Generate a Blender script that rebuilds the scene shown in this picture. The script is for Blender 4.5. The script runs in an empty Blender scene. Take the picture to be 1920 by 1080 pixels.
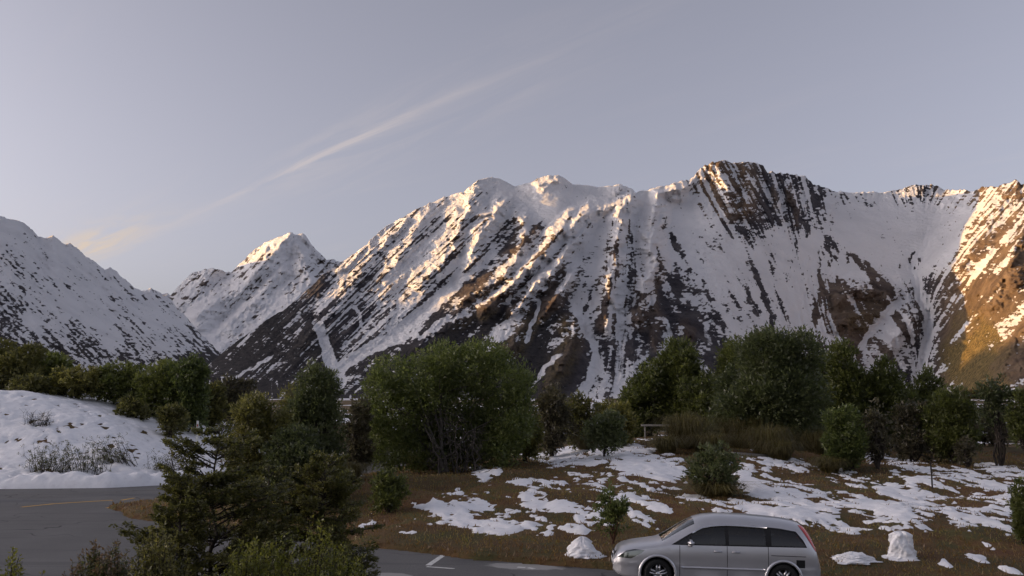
import bpy, bmesh, math, random
import numpy as np
from mathutils import Vector, Matrix

# ------------------------------------------------------------------ camera
scene = bpy.context.scene
F_PX = 1663.0                    # focal length in photo pixels (1920 wide)
HORIZON = 770.0                  # photo row of the eye level
PITCH = math.atan((HORIZON - 540.0) / F_PX)
CAM_Z = 4.0
cam_data = bpy.data.cameras.new('camera')
cam_data.sensor_width = 36.0
cam_data.lens = 36.0 * F_PX / 1920.0
cam_data.clip_start = 0.1
cam_data.clip_end = 90000.0
cam = bpy.data.objects.new('camera', cam_data)
scene.collection.objects.link(cam)
cam.location = (0, 0, CAM_Z)
cam.rotation_euler = (math.radians(90) + PITCH, 0, 0)
scene.camera = cam

# ------------------------------------------------------------------ light
SUN_AZ = math.radians(91.0)      # left of the view axis
SUN_EL = math.radians(6.5)
sun_dir = Vector((-math.sin(SUN_AZ) * math.cos(SUN_EL), math.cos(SUN_AZ) * math.cos(SUN_EL), math.sin(SUN_EL)))
sl = bpy.data.lights.new('sun', 'SUN')
sl.energy = 3.4
sl.angle = math.radians(0.53)
sl.color = (1.0, 0.55, 0.16)
sun = bpy.data.objects.new('sun', sl)
scene.collection.objects.link(sun)
sun.rotation_euler = (-sun_dir).to_track_quat('-Z', 'Y').to_euler()
sun.location = (-60, 20, 60)

world = bpy.data.worlds.new('World')
scene.world = world
world.use_nodes = True
wn = world.node_tree.nodes; wl = world.node_tree.links
wn.clear()
def wnode(t, **kw):
    n = wn.new(t)
    for k, v in kw.items():
        setattr(n, k, v)
    return n
def wmath(op, a, b=None, clamp=False):
    n = wnode('ShaderNodeMath', operation=op, use_clamp=clamp)
    for i, v in enumerate((a, b)):
        if v is None: continue
        if isinstance(v, (int, float)): n.inputs[i].default_value = v
        else: wl.new(v, n.inputs[i])
    return n.outputs[0]
sky = wnode('ShaderNodeTexSky', sky_type='NISHITA', sun_disc=False)
sky.sun_elevation = SUN_EL
sky.sun_rotation = -SUN_AZ
sky.altitude = 800
sky.air_density = 0.7
sky.dust_density = 9.0
sky.ozone_density = 1.6
hsv = wnode('ShaderNodeHueSaturation')
hsv.inputs['Saturation'].default_value = 0.42
wl.new(sky.outputs[0], hsv.inputs['Color'])
tint = wnode('ShaderNodeMix', data_type='RGBA', blend_type='MULTIPLY')
tint.inputs[0].default_value = 1.0
tint.inputs['B'].default_value = (1.07, 0.98, 1.01, 1)
wl.new(hsv.outputs[0], tint.inputs['A'])
# thin high cirrus: direction projected on a level sheet far overhead
geo = wnode('ShaderNodeTexCoord')
sep = wnode('ShaderNodeSeparateXYZ')
wl.new(geo.outputs['Generated'], sep.inputs[0])
zz = wmath('MAXIMUM', sep.outputs[2], 0.02)
cx = wmath('DIVIDE', sep.outputs[0], zz)
cy = wmath('DIVIDE', sep.outputs[1], zz)
# the streak lies along one straight line of that sheet
su = wmath('ADD', wmath('MULTIPLY', cx, 0.767), wmath('MULTIPLY', cy, 0.642))
sv = wmath('ADD', wmath('MULTIPLY', cx, -0.642), wmath('MULTIPLY', cy, 0.767))
def wnoise(fu, fv, off, detail, rough, dist):
    c = wnode('ShaderNodeCombineXYZ')
    wl.new(wmath('MULTIPLY', su, fu), c.inputs[0]); wl.new(wmath('MULTIPLY', sv, fv), c.inputs[1])
    c.inputs[2].default_value = off
    n = wnode('ShaderNodeTexNoise')
    n.inputs['Scale'].default_value = 1.0; n.inputs['Detail'].default_value = detail
    n.inputs['Roughness'].default_value = rough; n.inputs['Distortion'].default_value = dist
    wl.new(c.outputs[0], n.inputs['Vector'])
    return n.outputs['Fac']
def wsmooth(v, a, b):
    n = wnode('ShaderNodeMapRange', interpolation_type='SMOOTHSTEP')
    n.inputs['From Min'].default_value = a; n.inputs['From Max'].default_value = b
    wl.new(v, n.inputs['Value'])
    return n.outputs[0]
def wgauss(v, c, w):
    d = wmath('DIVIDE', wmath('SUBTRACT', v, c), w)
    return wmath('POWER', 2.718, wmath('MULTIPLY', wmath('MULTIPLY', d, d), -1.0))
fib = wnoise(9.0, 1.1, 0.3, 6, 0.62, 0.8)
wide = wnoise(2.0, 0.5, 4.1, 5, 0.6, 0.5)
wob = wmath('ADD', su, wmath('MULTIPLY', wmath('SUBTRACT', wide, 0.5), 0.10))
core = wmath('MULTIPLY', wgauss(wob, 1.615, 0.035), wsmooth(fib, 0.30, 0.72))
halo = wmath('MULTIPLY', wmath('MULTIPLY', wgauss(wob, 1.62, 0.15), wsmooth(fib, 0.35, 0.75)), 0.40)
env = wmath('ADD', wmath('MULTIPLY', wgauss(sv, 2.95, 0.55), 0.75), wmath('MULTIPLY', wgauss(sv, 3.6, 1.6), 0.40))
streak = wmath('MULTIPLY', wmath('ADD', core, halo), env)
patch = wmath('MULTIPLY', wmath('MULTIPLY', wgauss(su, 1.45, 0.16), wgauss(sv, 5.9, 0.9)), wmath('MULTIPLY', wsmooth(fib, 0.28, 0.7), 1.5))
veil = wmath('MULTIPLY', wsmooth(wide, 0.42, 0.8), wmath('MULTIPLY', wsmooth(fib, 0.3, 0.8), 0.28))
low = wsmooth(sep.outputs[2], 0.02, 0.16)
cloud = wmath('MULTIPLY', wmath('ADD', streak, veil, clamp=True), low)
gold = wmath('MULTIPLY', patch, low, clamp=True)
c1 = wnode('ShaderNodeMix', data_type='RGBA', blend_type='MIX')
wl.new(wmath('MULTIPLY', cloud, 0.42), c1.inputs[0]); wl.new(tint.outputs['Result'], c1.inputs['A'])
c1.inputs['B'].default_value = (2.35, 2.0, 1.85, 1)
ccol = wnode('ShaderNodeMix', data_type='RGBA', blend_type='MIX')
wl.new(wmath('MULTIPLY', gold, 0.5), ccol.inputs[0]); wl.new(c1.outputs['Result'], ccol.inputs['A'])
ccol.inputs['B'].default_value = (2.7, 2.0, 1.25, 1)
bg = wnode('ShaderNodeBackground'); bg.inputs['Strength'].default_value = 0.15
wl.new(ccol.outputs['Result'], bg.inputs['Color'])
wo = wnode('ShaderNodeOutputWorld'); wl.new(bg.outputs[0], wo.inputs[0])

vs = scene.view_settings
vs.view_transform = 'Standard'; vs.look = 'None'; vs.gamma = 1.0
vs.exposure = 1.06
vs.use_curve_mapping = False
scene.cycles.diffuse_bounces = 8
scene.cycles.max_bounces = 16
scene.cycles.transparent_max_bounces = 16
# ------------------------------------------------------------------ helpers
CP, SP = math.cos(PITCH), math.sin(PITCH)
def ray(px, py):
    u = (px - 960.0) / F_PX; v = (540.0 - py) / F_PX
    return u, CP - v * SP, SP + v * CP
def project(X, Y, Z):
    Zr = Z - CAM_Z
    d = Y * CP + Zr * SP
    return 960 + F_PX * X / d, 540 - F_PX * (-Y * SP + Zr * CP) / d
def elev(px, py):                 # (Z - CAM_Z) / Y along a pixel's ray
    r = ray(px, py); return r[2] / r[1]

def _hash(ix, iy, seed):
    n = (ix.astype(np.int64) * 374761393 + iy.astype(np.int64) * 668265263 + seed * 974711) & 0x7fffffff
    n = ((n ^ (n >> 13)) * 1274126177) & 0x7fffffff
    n = (n ^ (n >> 16)) & 0xffff
    return n / 65535.0
def vnoise(x, y, seed=0):
    x = np.asarray(x, float); y = np.asarray(y, float)
    ix = np.floor(x); iy = np.floor(y)
    fx = x - ix; fy = y - iy
    fx = fx * fx * fx * (fx * (fx * 6 - 15) + 10); fy = fy * fy * fy * (fy * (fy * 6 - 15) + 10)
    a = _hash(ix, iy, seed); b = _hash(ix + 1, iy, seed)
    c = _hash(ix, iy + 1, seed); d = _hash(ix + 1, iy + 1, seed)
    return (a + (b - a) * fx) * (1 - fy) + (c + (d - c) * fx) * fy
def fbm(x, y, seed=0, octs=5, gain=0.5, lac=2.03):
    s = 0; a = 1; t = 0
    for i in range(octs):
        s = s + a * vnoise(x, y, seed + i * 17); t += a
        x = np.asarray(x) * lac + 13.7; y = np.asarray(y) * lac + 7.1; a *= gain
    return s / t
def ridged(x, y, seed=0, octs=4, gain=0.5, lac=2.1):
    s = 0; a = 1; t = 0
    for i in range(octs):
        s = s + a * (1 - np.abs(2 * vnoise(x, y, seed + i * 31) - 1)); t += a
        x = np.asarray(x) * lac + 3.3; y = np.asarray(y) * lac + 9.2; a *= gain
    return s / t
def sstep(v, a, b):
    t = np.clip((v - a) / (b - a), 0, 1); return t * t * (3 - 2 * t)
def seg_dist(px, py, pts):
    """distance to a polyline, and how far along it (0..1)"""
    best = np.full(np.shape(px), 1e9); al = np.zeros(np.shape(px)); side = np.zeros(np.shape(px))
    n = len(pts) - 1
    for i in range(n):
        ax, ay = pts[i][:2]; bx, by = pts[i + 1][:2]
        dx, dy = bx - ax, by - ay
        t = np.clip(((px - ax) * dx + (py - ay) * dy) / (dx * dx + dy * dy), 0, 1)
        d = np.hypot(px - ax - t * dx, py - ay - t * dy)
        m = d < best
        best = np.where(m, d, best); al = np.where(m, (i + t) / n, al)
    return best, al
def poly_sdf(px, py, pts):
    """negative inside"""
    n = len(pts)
    best = np.full(np.shape(px), 1e9); inside = np.zeros(np.shape(px), bool)
    for i in range(n):
        ax, ay = pts[i]; bx, by = pts[(i + 1) % n]
        dx, dy = bx - ax, by - ay
        t = np.clip(((px - ax) * dx + (py - ay) * dy) / (dx * dx + dy * dy), 0, 1)
        best = np.minimum(best, np.hypot(px - ax - t * dx, py - ay - t * dy))
        if ay != by:
            c = ((ay > py) != (by > py)) & (px < (bx - ax) * (py - ay) / (by - ay) + ax)
            inside ^= c
    return np.where(inside, -best, best)

def mesh_arrays(name, verts, faces, smooth=True, attrs=None):
    """verts (n,3), faces (m,k) -> mesh"""
    verts = np.ascontiguousarray(verts, dtype=np.float32); faces = np.ascontiguousarray(faces, dtype=np.int32)
    me = bpy.data.meshes.new(name)
    k = faces.shape[1]
    me.vertices.add(len(verts)); me.vertices.foreach_set('co', verts.ravel())
    me.loops.add(faces.size); me.loops.foreach_set('vertex_index', faces.ravel())
    me.polygons.add(len(faces)); me.polygons.foreach_set('loop_start', np.arange(0, faces.size, k, dtype=np.int32))
    if smooth: me.polygons.foreach_set('use_smooth', np.ones(len(faces), bool))
    for an, av in (attrs or {}).items():
        a = me.attributes.new(an, 'FLOAT', 'POINT'); a.data.foreach_set('value', np.ascontiguousarray(av, dtype=np.float32).ravel())
    me.update(calc_edges=True); me.validate()
    return me
def grid_faces(nr, nc):
    i = np.arange(nr * nc).reshape(nr, nc)
    return np.stack([i[:-1, :-1], i[:-1, 1:], i[1:, 1:], i[1:, :-1]], -1).reshape(-1, 4)
def link(name, data, mat=None, parent=None, loc=None, label=None, cat=None, group=None, kind=None):
    o = bpy.data.objects.new(name, data)
    scene.collection.objects.link(o)
    if mat is not None and data is not None and not data.materials: data.materials.append(mat)
    if parent is not None: o.parent = parent
    if loc is not None: o.location = loc
    if label: o['label'] = label
    if cat: o['category'] = cat
    if group: o['group'] = group
    if kind: o['kind'] = kind
    return o

# ------------------------------------------------------------------ materials
class NT:
    def __init__(s, name):
        s.m = bpy.data.materials.new(name); s.m.use_nodes = True
        s.t = s.m.node_tree; s.n = s.t.nodes; s.l = s.t.links
        s.b = s.n['Principled BSDF']; s.out = s.n['Material Output']
        s.b.inputs['Specular IOR Level'].default_value = 0.3
    def node(s, t, **kw):
        n = s.n.new(t)
        for k, v in kw.items(): setattr(n, k, v)
        return n
    def put(s, inp, v):
        if isinstance(v, (int, float)): inp.default_value = v
        elif isinstance(v, tuple): inp.default_value = v if len(v) == 4 else (*v, 1)
        else: s.l.new(v, inp)
    def math(s, op, a, b=0.0, clamp=False):
        n = s.node('ShaderNodeMath', operation=op, use_clamp=clamp)
        s.put(n.inputs[0], a); s.put(n.inputs[1], b); return n.outputs[0]
    def attr(s, name): return s.node('ShaderNodeAttribute', attribute_name=name).outputs['Fac']
    def pos(s, scale=(1, 1, 1), obj=False):
        o = s.node('ShaderNodeTexCoord').outputs['Object'] if obj else s.node('ShaderNodeNewGeometry').outputs['Position']
        mp = s.node('ShaderNodeMapping'); mp.inputs['Scale'].default_value = scale
        s.l.new(o, mp.inputs['Vector']); return mp.outputs[0]
    def noise(s, vec, scale, detail=5, rough=0.55, dist=0.0):
        n = s.node('ShaderNodeTexNoise'); s.l.new(vec, n.inputs['Vector'])
        n.inputs['Scale'].default_value = scale; n.inputs['Detail'].default_value = detail
        n.inputs['Roughness'].default_value = rough; n.inputs['Distortion'].default_value = dist
        return n.outputs['Fac']
    def noise_vec(s, vec, scale, amt):
        n = s.node('ShaderNodeTexNoise'); s.l.new(vec, n.inputs['Vector']); n.inputs['Scale'].default_value = scale
        v = s.node('ShaderNodeVectorMath', operation='SCALE'); s.l.new(n.outputs['Color'], v.inputs[0]); v.inputs['Scale'].default_value = amt * 4
        w = s.node('ShaderNodeVectorMath', operation='ADD'); s.l.new(vec, w.inputs[0]); s.l.new(v.outputs[0], w.inputs[1]); return w.outputs[0]
    def smooth(s, v, a, b, lo=0.0, hi=1.0):
        n = s.node('ShaderNodeMapRange', interpolation_type='SMOOTHSTEP')
        s.put(n.inputs['Value'], v); n.inputs['From Min'].default_value = a; n.inputs['From Max'].default_value = b
        n.inputs['To Min'].default_value = lo; n.inputs['To Max'].default_value = hi
        return n.outputs[0]
    def mix(s, f, a, b, blend='MIX'):
        n = s.node('ShaderNodeMix', data_type='RGBA', blend_type=blend)
        s.put(n.inputs[0], f); s.put(n.inputs['A'], a); s.put(n.inputs['B'], b); return n.outputs['Result']
    def ramp(s, v, stops):
        n = s.node('ShaderNodeValToRGB'); e = n.color_ramp.elements
        while len(e) < len(stops): e.new(0.5)
        for i, (p, c) in enumerate(stops): e[i].position = p; e[i].color = (*c, 1)
        s.put(n.inputs[0], v); return n.outputs[0]
    def bump(s, h, strength=0.3, dist=0.05):
        n = s.node('ShaderNodeBump'); n.inputs['Strength'].default_value = strength
        n.inputs['Distance'].default_value = dist; s.l.new(h, n.inputs['Height'])
        s.l.new(n.outputs[0], s.b.inputs['Normal'])
    def base(s, c, rough=0.8):
        s.put(s.b.inputs['Base Color'], c); s.put(s.b.inputs['Roughness'], rough); return s
def plain(name, col, rough=0.7, metal=0.0, vary=0.12, scale=6.0):
    m = NT(name); v = m.noise(m.pos(obj=True), scale, 4)
    m.base(m.mix(v, tuple(c * (1 - vary) for c in col), tuple(min(1, c * (1 + vary)) for c in col)), rough)
    m.b.inputs['Metallic'].default_value = metal
    return m.m

SNOW_RGB = (0.80, 0.80, 0.83)
# ------------------------------------------------------------------ mountains
def mountain_material():
    m = NT('alpine_rock_and_snow')
    p = m.pos()
    s = m.attr('snow'); w = m.attr('warm'); g = m.attr('scrub')
    fine = m.noise(p, 0.07, 5, 0.65)
    sf = m.math('ADD', s, m.math('MULTIPLY', m.math('SUBTRACT', fine, 0.5), 0.45))
    sf = m.smooth(sf, -0.05, 0.09)
    rv = m.noise(p, 0.012, 6, 0.6)
    rock = m.ramp(rv, [(0.3, (0.028, 0.026, 0.032)), (0.5, (0.060, 0.055, 0.062)), (0.72, (0.12, 0.11, 0.108))])
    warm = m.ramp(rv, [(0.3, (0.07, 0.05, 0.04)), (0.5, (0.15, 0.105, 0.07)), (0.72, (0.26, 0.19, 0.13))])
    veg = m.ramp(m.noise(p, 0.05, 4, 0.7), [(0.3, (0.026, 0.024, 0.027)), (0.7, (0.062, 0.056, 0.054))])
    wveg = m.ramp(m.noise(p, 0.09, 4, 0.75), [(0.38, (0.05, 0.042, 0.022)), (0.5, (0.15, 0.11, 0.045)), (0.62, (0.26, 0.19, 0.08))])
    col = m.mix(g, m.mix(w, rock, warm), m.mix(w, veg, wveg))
    dirt = m.noise(p, 0.004, 4)
    snow = m.mix(m.smooth(dirt, 0.4, 0.75), (.76, .755, .77), (.66, .66, .68))
    m.base(m.mix(sf, col, snow), 0.85)
    m.b.inputs['Specular IOR Level'].default_value = 0.1
    h = m.math('ADD', m.math('MULTIPLY', m.noise(p, 0.03, 6, 0.7), 1.0), m.math('MULTIPLY', sf, 0.15))
    m.bump(h, 1.0, 18.0)
    return m.m
MOUNTAIN = mountain_material()

class PixMap:
    """features read off the photograph: a coarse chart of the face, looked up per vertex"""
    def __init__(s, x0, x1, y0, y1, st):
        s.x0, s.y0, s.st = x0, y0, st
        s.gx = np.arange(x0, x1 + st, st, dtype=float); s.gy = np.arange(y0, y1 + st, st, dtype=float)
        s.X, s.Y = np.meshgrid(s.gx, s.gy)
    def sample(s, A, px, py):
        fx = np.clip((px - s.x0) / s.st, 0, len(s.gx) - 1.001); fy = np.clip((py - s.y0) / s.st, 0, len(s.gy) - 1.001)
        ix = fx.astype(int); iy = fy.astype(int); fx = fx - ix; fy = fy - iy
        return (A[iy, ix] * (1 - fx) + A[iy, ix + 1] * fx) * (1 - fy) + (A[iy + 1, ix] * (1 - fx) + A[iy + 1, ix + 1] * fx) * fy
    def idw(s, pts, col, power=3.0, stretch=1.0):
        num = 0; den = 0
        for p in pts:
            d2 = (s.X - p[0]) ** 2 + ((s.Y - p[1]) * stretch) ** 2 + 60.0
            w = d2 ** (-power / 2); num = num + w * p[col]; den = den + w
        return num / den
    def fall(s, mfun, sky):
        """cross-slope coordinate: where the fall line through a point leaves the skyline"""
        x = s.X.copy(); y = s.Y.copy(); n = 60
        top = np.interp(x, sky[0], sky[1])
        dy = np.maximum(y - 280, 0) / n
        for i in range(n):
            x = x - mfun(x, y) * dy; y = y - dy
        return x

def tent(d, w): return np.clip(1 - d / w, 0, None)

def smooth1(v, n):
    k = np.hanning(n); k /= k.sum(); return np.convolve(np.pad(v, n // 2, mode='edge'), k, 'valid')
def build_mountain(name, cols_px, sky_pts, Yfoot, Yridge, foot_py, pm, relief, snowf, back=0.12, rows=380, prof=(0.72, 0.28), crag=3.0):
    """a face rising from its foot to its crest; relief (metres) stands out from or cuts into that face"""
    sx = np.array([p[0] for p in sky_pts], float); sy = np.array([p[1] for p in sky_pts], float)
    cpx = np.asarray(cols_px, float)
    spy = np.interp(cpx, sx, sy)
    spy = spy + (crag(cpx, spy) if callable(crag) else crag) * ((ridged(cpx / 14, 0 * cpx + 3, 41, 4, .6) - .6) * -2.0 + (vnoise(cpx / 4.5, 0 * cpx, 45) - .5) * .9)
    e0 = elev(cpx, spy); t = ray(cpx, spy)[0] / ray(cpx, spy)[1]
    e1 = smooth1(e0, 61); e2 = smooth1(e0, 15)
    Yf = np.interp(cpx, *np.array(Yfoot).T); Yr = np.interp(cpx, *np.array(Yridge).T)
    fp = np.interp(cpx, *np.array(foot_py).T); fe = elev(cpx, fp)
    q = np.concatenate([[-.30, -.12, -.05], np.linspace(0, 1, rows - 14), 1 + back * np.linspace(0, 1, 12)[1:] ** 1.5])[:, None]
    Y = Yf[None] + (Yr - Yf)[None] * q
    Zf = fe * Yf; qq = np.clip(q, 0, 1)
    pr = prof[0] * qq + prof[1] * qq * qq
    Z = Zf + (e1 * Yr - Zf)[None] * pr + ((e2 - e1) * Yr)[None] * qq ** 6 + ((e0 - e2) * Yr)[None] * qq ** 18
    Z = Z - np.maximum(q - 1, 0) * (Yr - Yf)[None] * 0.6 + np.minimum(q, 0) * 3.3 * np.maximum(Zf, 60)[None]
    X = t[None] * Y
    px, py = project(X, Y, Z + CAM_Z)
    low = np.clip((e1 * Yr - Zf) / 400.0, 0.12, 1)[None]
    D = relief(px, py, X, Y, Z) * sstep(q, 0.0, 0.05) * low
    out = np.stack([X, Y, Z], -1); L = np.linalg.norm(out, axis=-1)
    out = out * (1 - D / L)[..., None]
    X, Y, Z = out[..., 0], out[..., 1], out[..., 2]
    du = np.stack([np.gradient(X, axis=1), np.gradient(Y, axis=1), np.gradient(Z, axis=1)], -1)
    dv = np.stack([np.gradient(X, axis=0), np.gradient(Y, axis=0), np.gradient(Z, axis=0)], -1)
    N = np.cross(du, dv); N /= np.linalg.norm(N, axis=-1)[..., None] + 1e-9
    steep = 1 - np.abs(N[..., 2])
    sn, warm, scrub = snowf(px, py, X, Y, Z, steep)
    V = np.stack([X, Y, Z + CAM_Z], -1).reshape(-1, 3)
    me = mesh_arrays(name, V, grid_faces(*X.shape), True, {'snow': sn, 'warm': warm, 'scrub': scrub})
    return link(name, me, MOUNTAIN, kind='structure')

# ---- the long ridge across the valley
SKY_MAIN = [(370,700),(395,681),(430,650),(470,622),(500,600),(530,582),(560,560),(600,520),(622,505),(640,492),(690,455),(715,432),(740,415),(780,393),(830,370),(870,360),(885,346),(900,338),(920,332),(935,334),(948,340),(965,350),(1000,340),(1015,333),(1030,329),(1045,328),(1058,334),(1075,346),(1100,347),(1120,351),(1140,349),(1160,346),(1175,349),(1192,359),(1215,357),(1235,350),(1260,346),(1285,337),(1300,335),(1308,322),(1320,312),(1335,305),(1350,299),(1362,301),(1380,307),(1395,303),(1415,305),(1430,312),(1440,322),(1460,325),(1485,326),(1500,331),(1510,330),(1525,345),(1545,352),(1560,357),(1590,361),(1620,360),(1650,362),(1680,356),(1700,352),(1715,346),(1730,347),(1745,345),(1760,351),(1772,358),(1800,356),(1830,357),(1850,351),(1870,351),(1885,343),(1905,337),(1915,344),(1935,340),(2000,335),(2100,310),(2200,318),(2330,290),(2500,300)]
OFF = [(370,20),(900,20),(1000,20),(1180,80),(1300,330),(1500,760),(1700,1000),(1760,1000),(1850,900),(2500,700)]
YRIDGE = [(370,2350),(430,2550),(500,2820),(560,3060),(640,3450),(740,3830),(870,4150),(930,4230)]
pmM = PixMap(340, 2540, 270, 790, 2)
# x, y, snow cover, roughness
CTRL = [(640,510,.6,.5),(700,470,.72,.5),(760,430,.72,.5),(800,430,.78,.5),(870,385,.8,.4),(900,420,.66,.7),(960,365,.95,.12),(1000,375,.97,.06),(1050,390,.96,.08),(1030,340,.8,.3),(1120,370,.96,.1),(1080,420,.9,.3),(1000,450,.66,.7),(950,430,.62,.8),(900,500,.58,.7),(850,470,.62,.6),(800,500,.68,.5),(760,520,.66,.5),(700,540,.58,.6),(650,540,.55,.6),(600,560,.42,.5),(560,590,.22,.4),(500,620,.12,.3),(430,665,.1,.3),(650,600,.36,.5),(700,600,.42,.5),(560,650,.13,.4),(600,640,.16,.4),(780,560,.55,.5),(740,590,.45,.5),(860,570,.25,.4),(820,600,.2,.4),(850,640,.06,.3),(750,680,.06,.3),(640,700,.2,.3),(500,690,.15,.3),(950,560,.42,.6),(930,600,.12,.4),(1000,650,.05,.3),(1060,620,.1,.4),(900,650,.03,.3),(1050,700,.06,.3),(1000,600,.15,.5),(1040,560,.3,.6),(1030,520,.62,.6),(990,520,.55,.6),(1010,480,.68,.6),(1080,450,.9,.2),(1110,480,.88,.2),(1100,530,.68,.4),(1110,570,.5,.5),(1150,430,.85,.5),(1200,400,.9,.4),(1140,480,.78,.6),(1210,450,.76,.6),(1170,540,.55,.7),(1200,580,.42,.7),(1250,420,.85,.3),(1260,470,.7,.4),(1310,480,.7,.4),(1280,540,.5,.6),(1260,600,.38,.7),(1300,620,.4,.6),(1130,620,.4,.5),(1160,660,.4,.5),(1200,660,.4,.5),(1110,730,.6,.4),(1220,350,.97,.15),(1290,390,.93,.1),(1340,430,.95,.08),(1270,350,.9,.3),(1340,330,.42,1),(1360,370,.45,1),(1390,400,.3,1),(1410,440,.3,1),(1370,420,.35,.9),(1430,350,.45,1),(1480,350,.42,1),(1520,370,.45,.9),(1560,375,.55,.7),(1490,400,.38,1),(1450,400,.4,.9),(1500,425,.5,.8),(1450,450,.95,.1),(1430,490,.97,.05),(1390,480,.93,.08),(1400,520,.86,.1),(1350,510,.76,.2),(1350,560,.62,.3),(1400,590,.82,.15),(1440,600,.85,.15),(1480,540,.97,.05),(1530,460,.985,.03),(1500,600,.93,.08),(1590,400,.96,.1),(1600,440,.99,.03),(1640,372,.7,.6),(1690,368,.66,.6),(1660,400,.97,.06),(1735,355,.4,.8),(1700,430,1.0,.02),(1680,490,.99,.03),(1600,500,.96,.06),(1740,400,.98,.05),(1720,470,.98,.05),(1780,372,.66,.7),(1850,370,.42,1),(1900,380,.4,1),(1800,410,.93,.12),(1820,440,.86,.2),(1860,430,.62,.6),(1770,460,.9,.2),(1740,480,.95,.1),(1790,500,.66,.5),(1850,490,.66,.6),(1880,460,.5,.8),(1900,520,.4,.9),(1770,540,.4,1),(1820,560,.32,.95),(1870,580,.45,.7),(1760,600,.42,.9),(1800,610,.2,.6),(1830,640,.05,.25),(1790,660,.06,.25),(1860,660,.04,.2),(1840,720,.02,.15),(1900,620,.5,.5),(1910,690,.6,.6),(1890,740,.35,.6),(1600,560,.3,.9),(1610,600,.12,.8),(1560,580,.25,.8),(1570,620,.3,.7),(1640,570,.2,.8),(1640,600,.15,.7),(1540,640,.7,.4),(1650,650,.66,.45),(1680,630,.6,.6),(1700,590,.4,.7),(1690,670,.55,.5),(1720,640,.45,.5),(2000,500,.5,.8),(2000,650,.1,.3),(2150,450,.6,.8),(2300,450,.6,.8),(2300,650,.1,.4)]
snowM = pmM.idw(CTRL, 2, 3.2); snowM = snowM * (1 - .38 * sstep(pmM.X, 1775, 1830) * sstep(pmM.Y, 395, 440)); roughM = pmM.idw(CTRL, 3, 3.0)
MS = [(360,-1.0),(600,-1.0),(850,-1.05),(960,-1.05),(1040,-.8),(1090,-.35),(1140,-.1),(1200,.0),(1260,.3),(1320,.62),(1420,.5),(1500,.22),(1560,.3),(1620,.6),(1690,.55),(1725,.1),(1760,-.6),(1850,-.85),(1950,-.7),(2050,-.2),(2150,.4),(2300,.2)]
msx, msm = np.array(MS).T
fallM = pmM.fall(lambda x, y: np.interp(x, msx, msm), (np.array([0.]), np.array([0.])))
SPURS = [
 ([(905,345),(880,362),(850,372)], 45, 14),
 ([(1052,330),(1025,342),(985,352)], 34, 20),
 ([(1165,350),(1140,360)], 40, 12),
 ([(1180,372),(1130,392),(1095,400)], 60, 16),
 ([(1010,420),(985,450),(955,470)], 50, 16),
 ([(930,395),(905,400),(880,415)], 45, 14),
 ([(760,412),(735,440),(712,470)], 40, 14),
 ([(690,462),(665,490),(640,510)], 40, 12),  # polyline, height m, half width px
 ([(900,338),(880,385),(855,440),(830,490),(800,518)], 62, 34),
 ([(955,372),(930,400),(905,430),(890,470),(868,520)], 60, 30),
 ([(965,385),(985,430),(968,480),(930,525),(860,572)], 70, 30),
 ([(1120,385),(1050,440),(1000,488),(955,535),(910,580)], 100, 30),
 ([(1100,420),(1060,470),(1018,525),(970,585)], 85, 26),
 ([(1072,510),(1050,550),(1020,592)], 75, 26),
 ([(1200,358),(1165,392),(1150,440),(1150,500),(1140,555),(1145,605)], 100, 34),
 ([(1305,338),(1240,362),(1222,410),(1216,460),(1232,505),(1202,555),(1200,600)], 100, 30),
 ([(1225,520),(1225,600),(1235,650)], 40, 22),
 ([(1275,600),(1300,640)], 45, 24),
 ([(1338,305),(1362,350),(1372,395)], 60, 24),
 ([(1395,305),(1402,360),(1396,395)], 55, 18),
 ([(1452,350),(1455,385)], 40, 12),
 ([(1486,345),(1490,385),(1488,420)], 55, 12),
 ([(1560,375),(1562,400)], 30, 12),
 ([(1560,575),(1590,552),(1630,538),(1655,548)], 70, 34),
 ([(1560,610),(1600,595),(1640,590)], 60, 40),
 ([(1555,640),(1590,660)], 45, 30),
 ([(1715,590),(1690,625),(1650,655)], 55, 34),
 ([(1905,340),(1862,400),(1830,460),(1790,510),(1765,560)], 60, 42),
 ([(1780,360),(1765,400)], 40, 22),
 ([(1920,430),(1880,520),(1840,580),(1790,640)], 70, 48),
 ([(1950,560),(1900,640),(1860,720)], 60, 50),
 ([(700,450),(680,500),(640,560),(580,630)], 34, 30),
 ([(800,395),(770,450),(735,520)], 34, 30),
 ([(880,560),(820,620),(740,690)], 40, 50),
 ([(1000,590),(960,650),(900,720)], 40, 45),
 ([(1080,580),(1070,650),(1040,720)], 45, 40),
]
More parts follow.
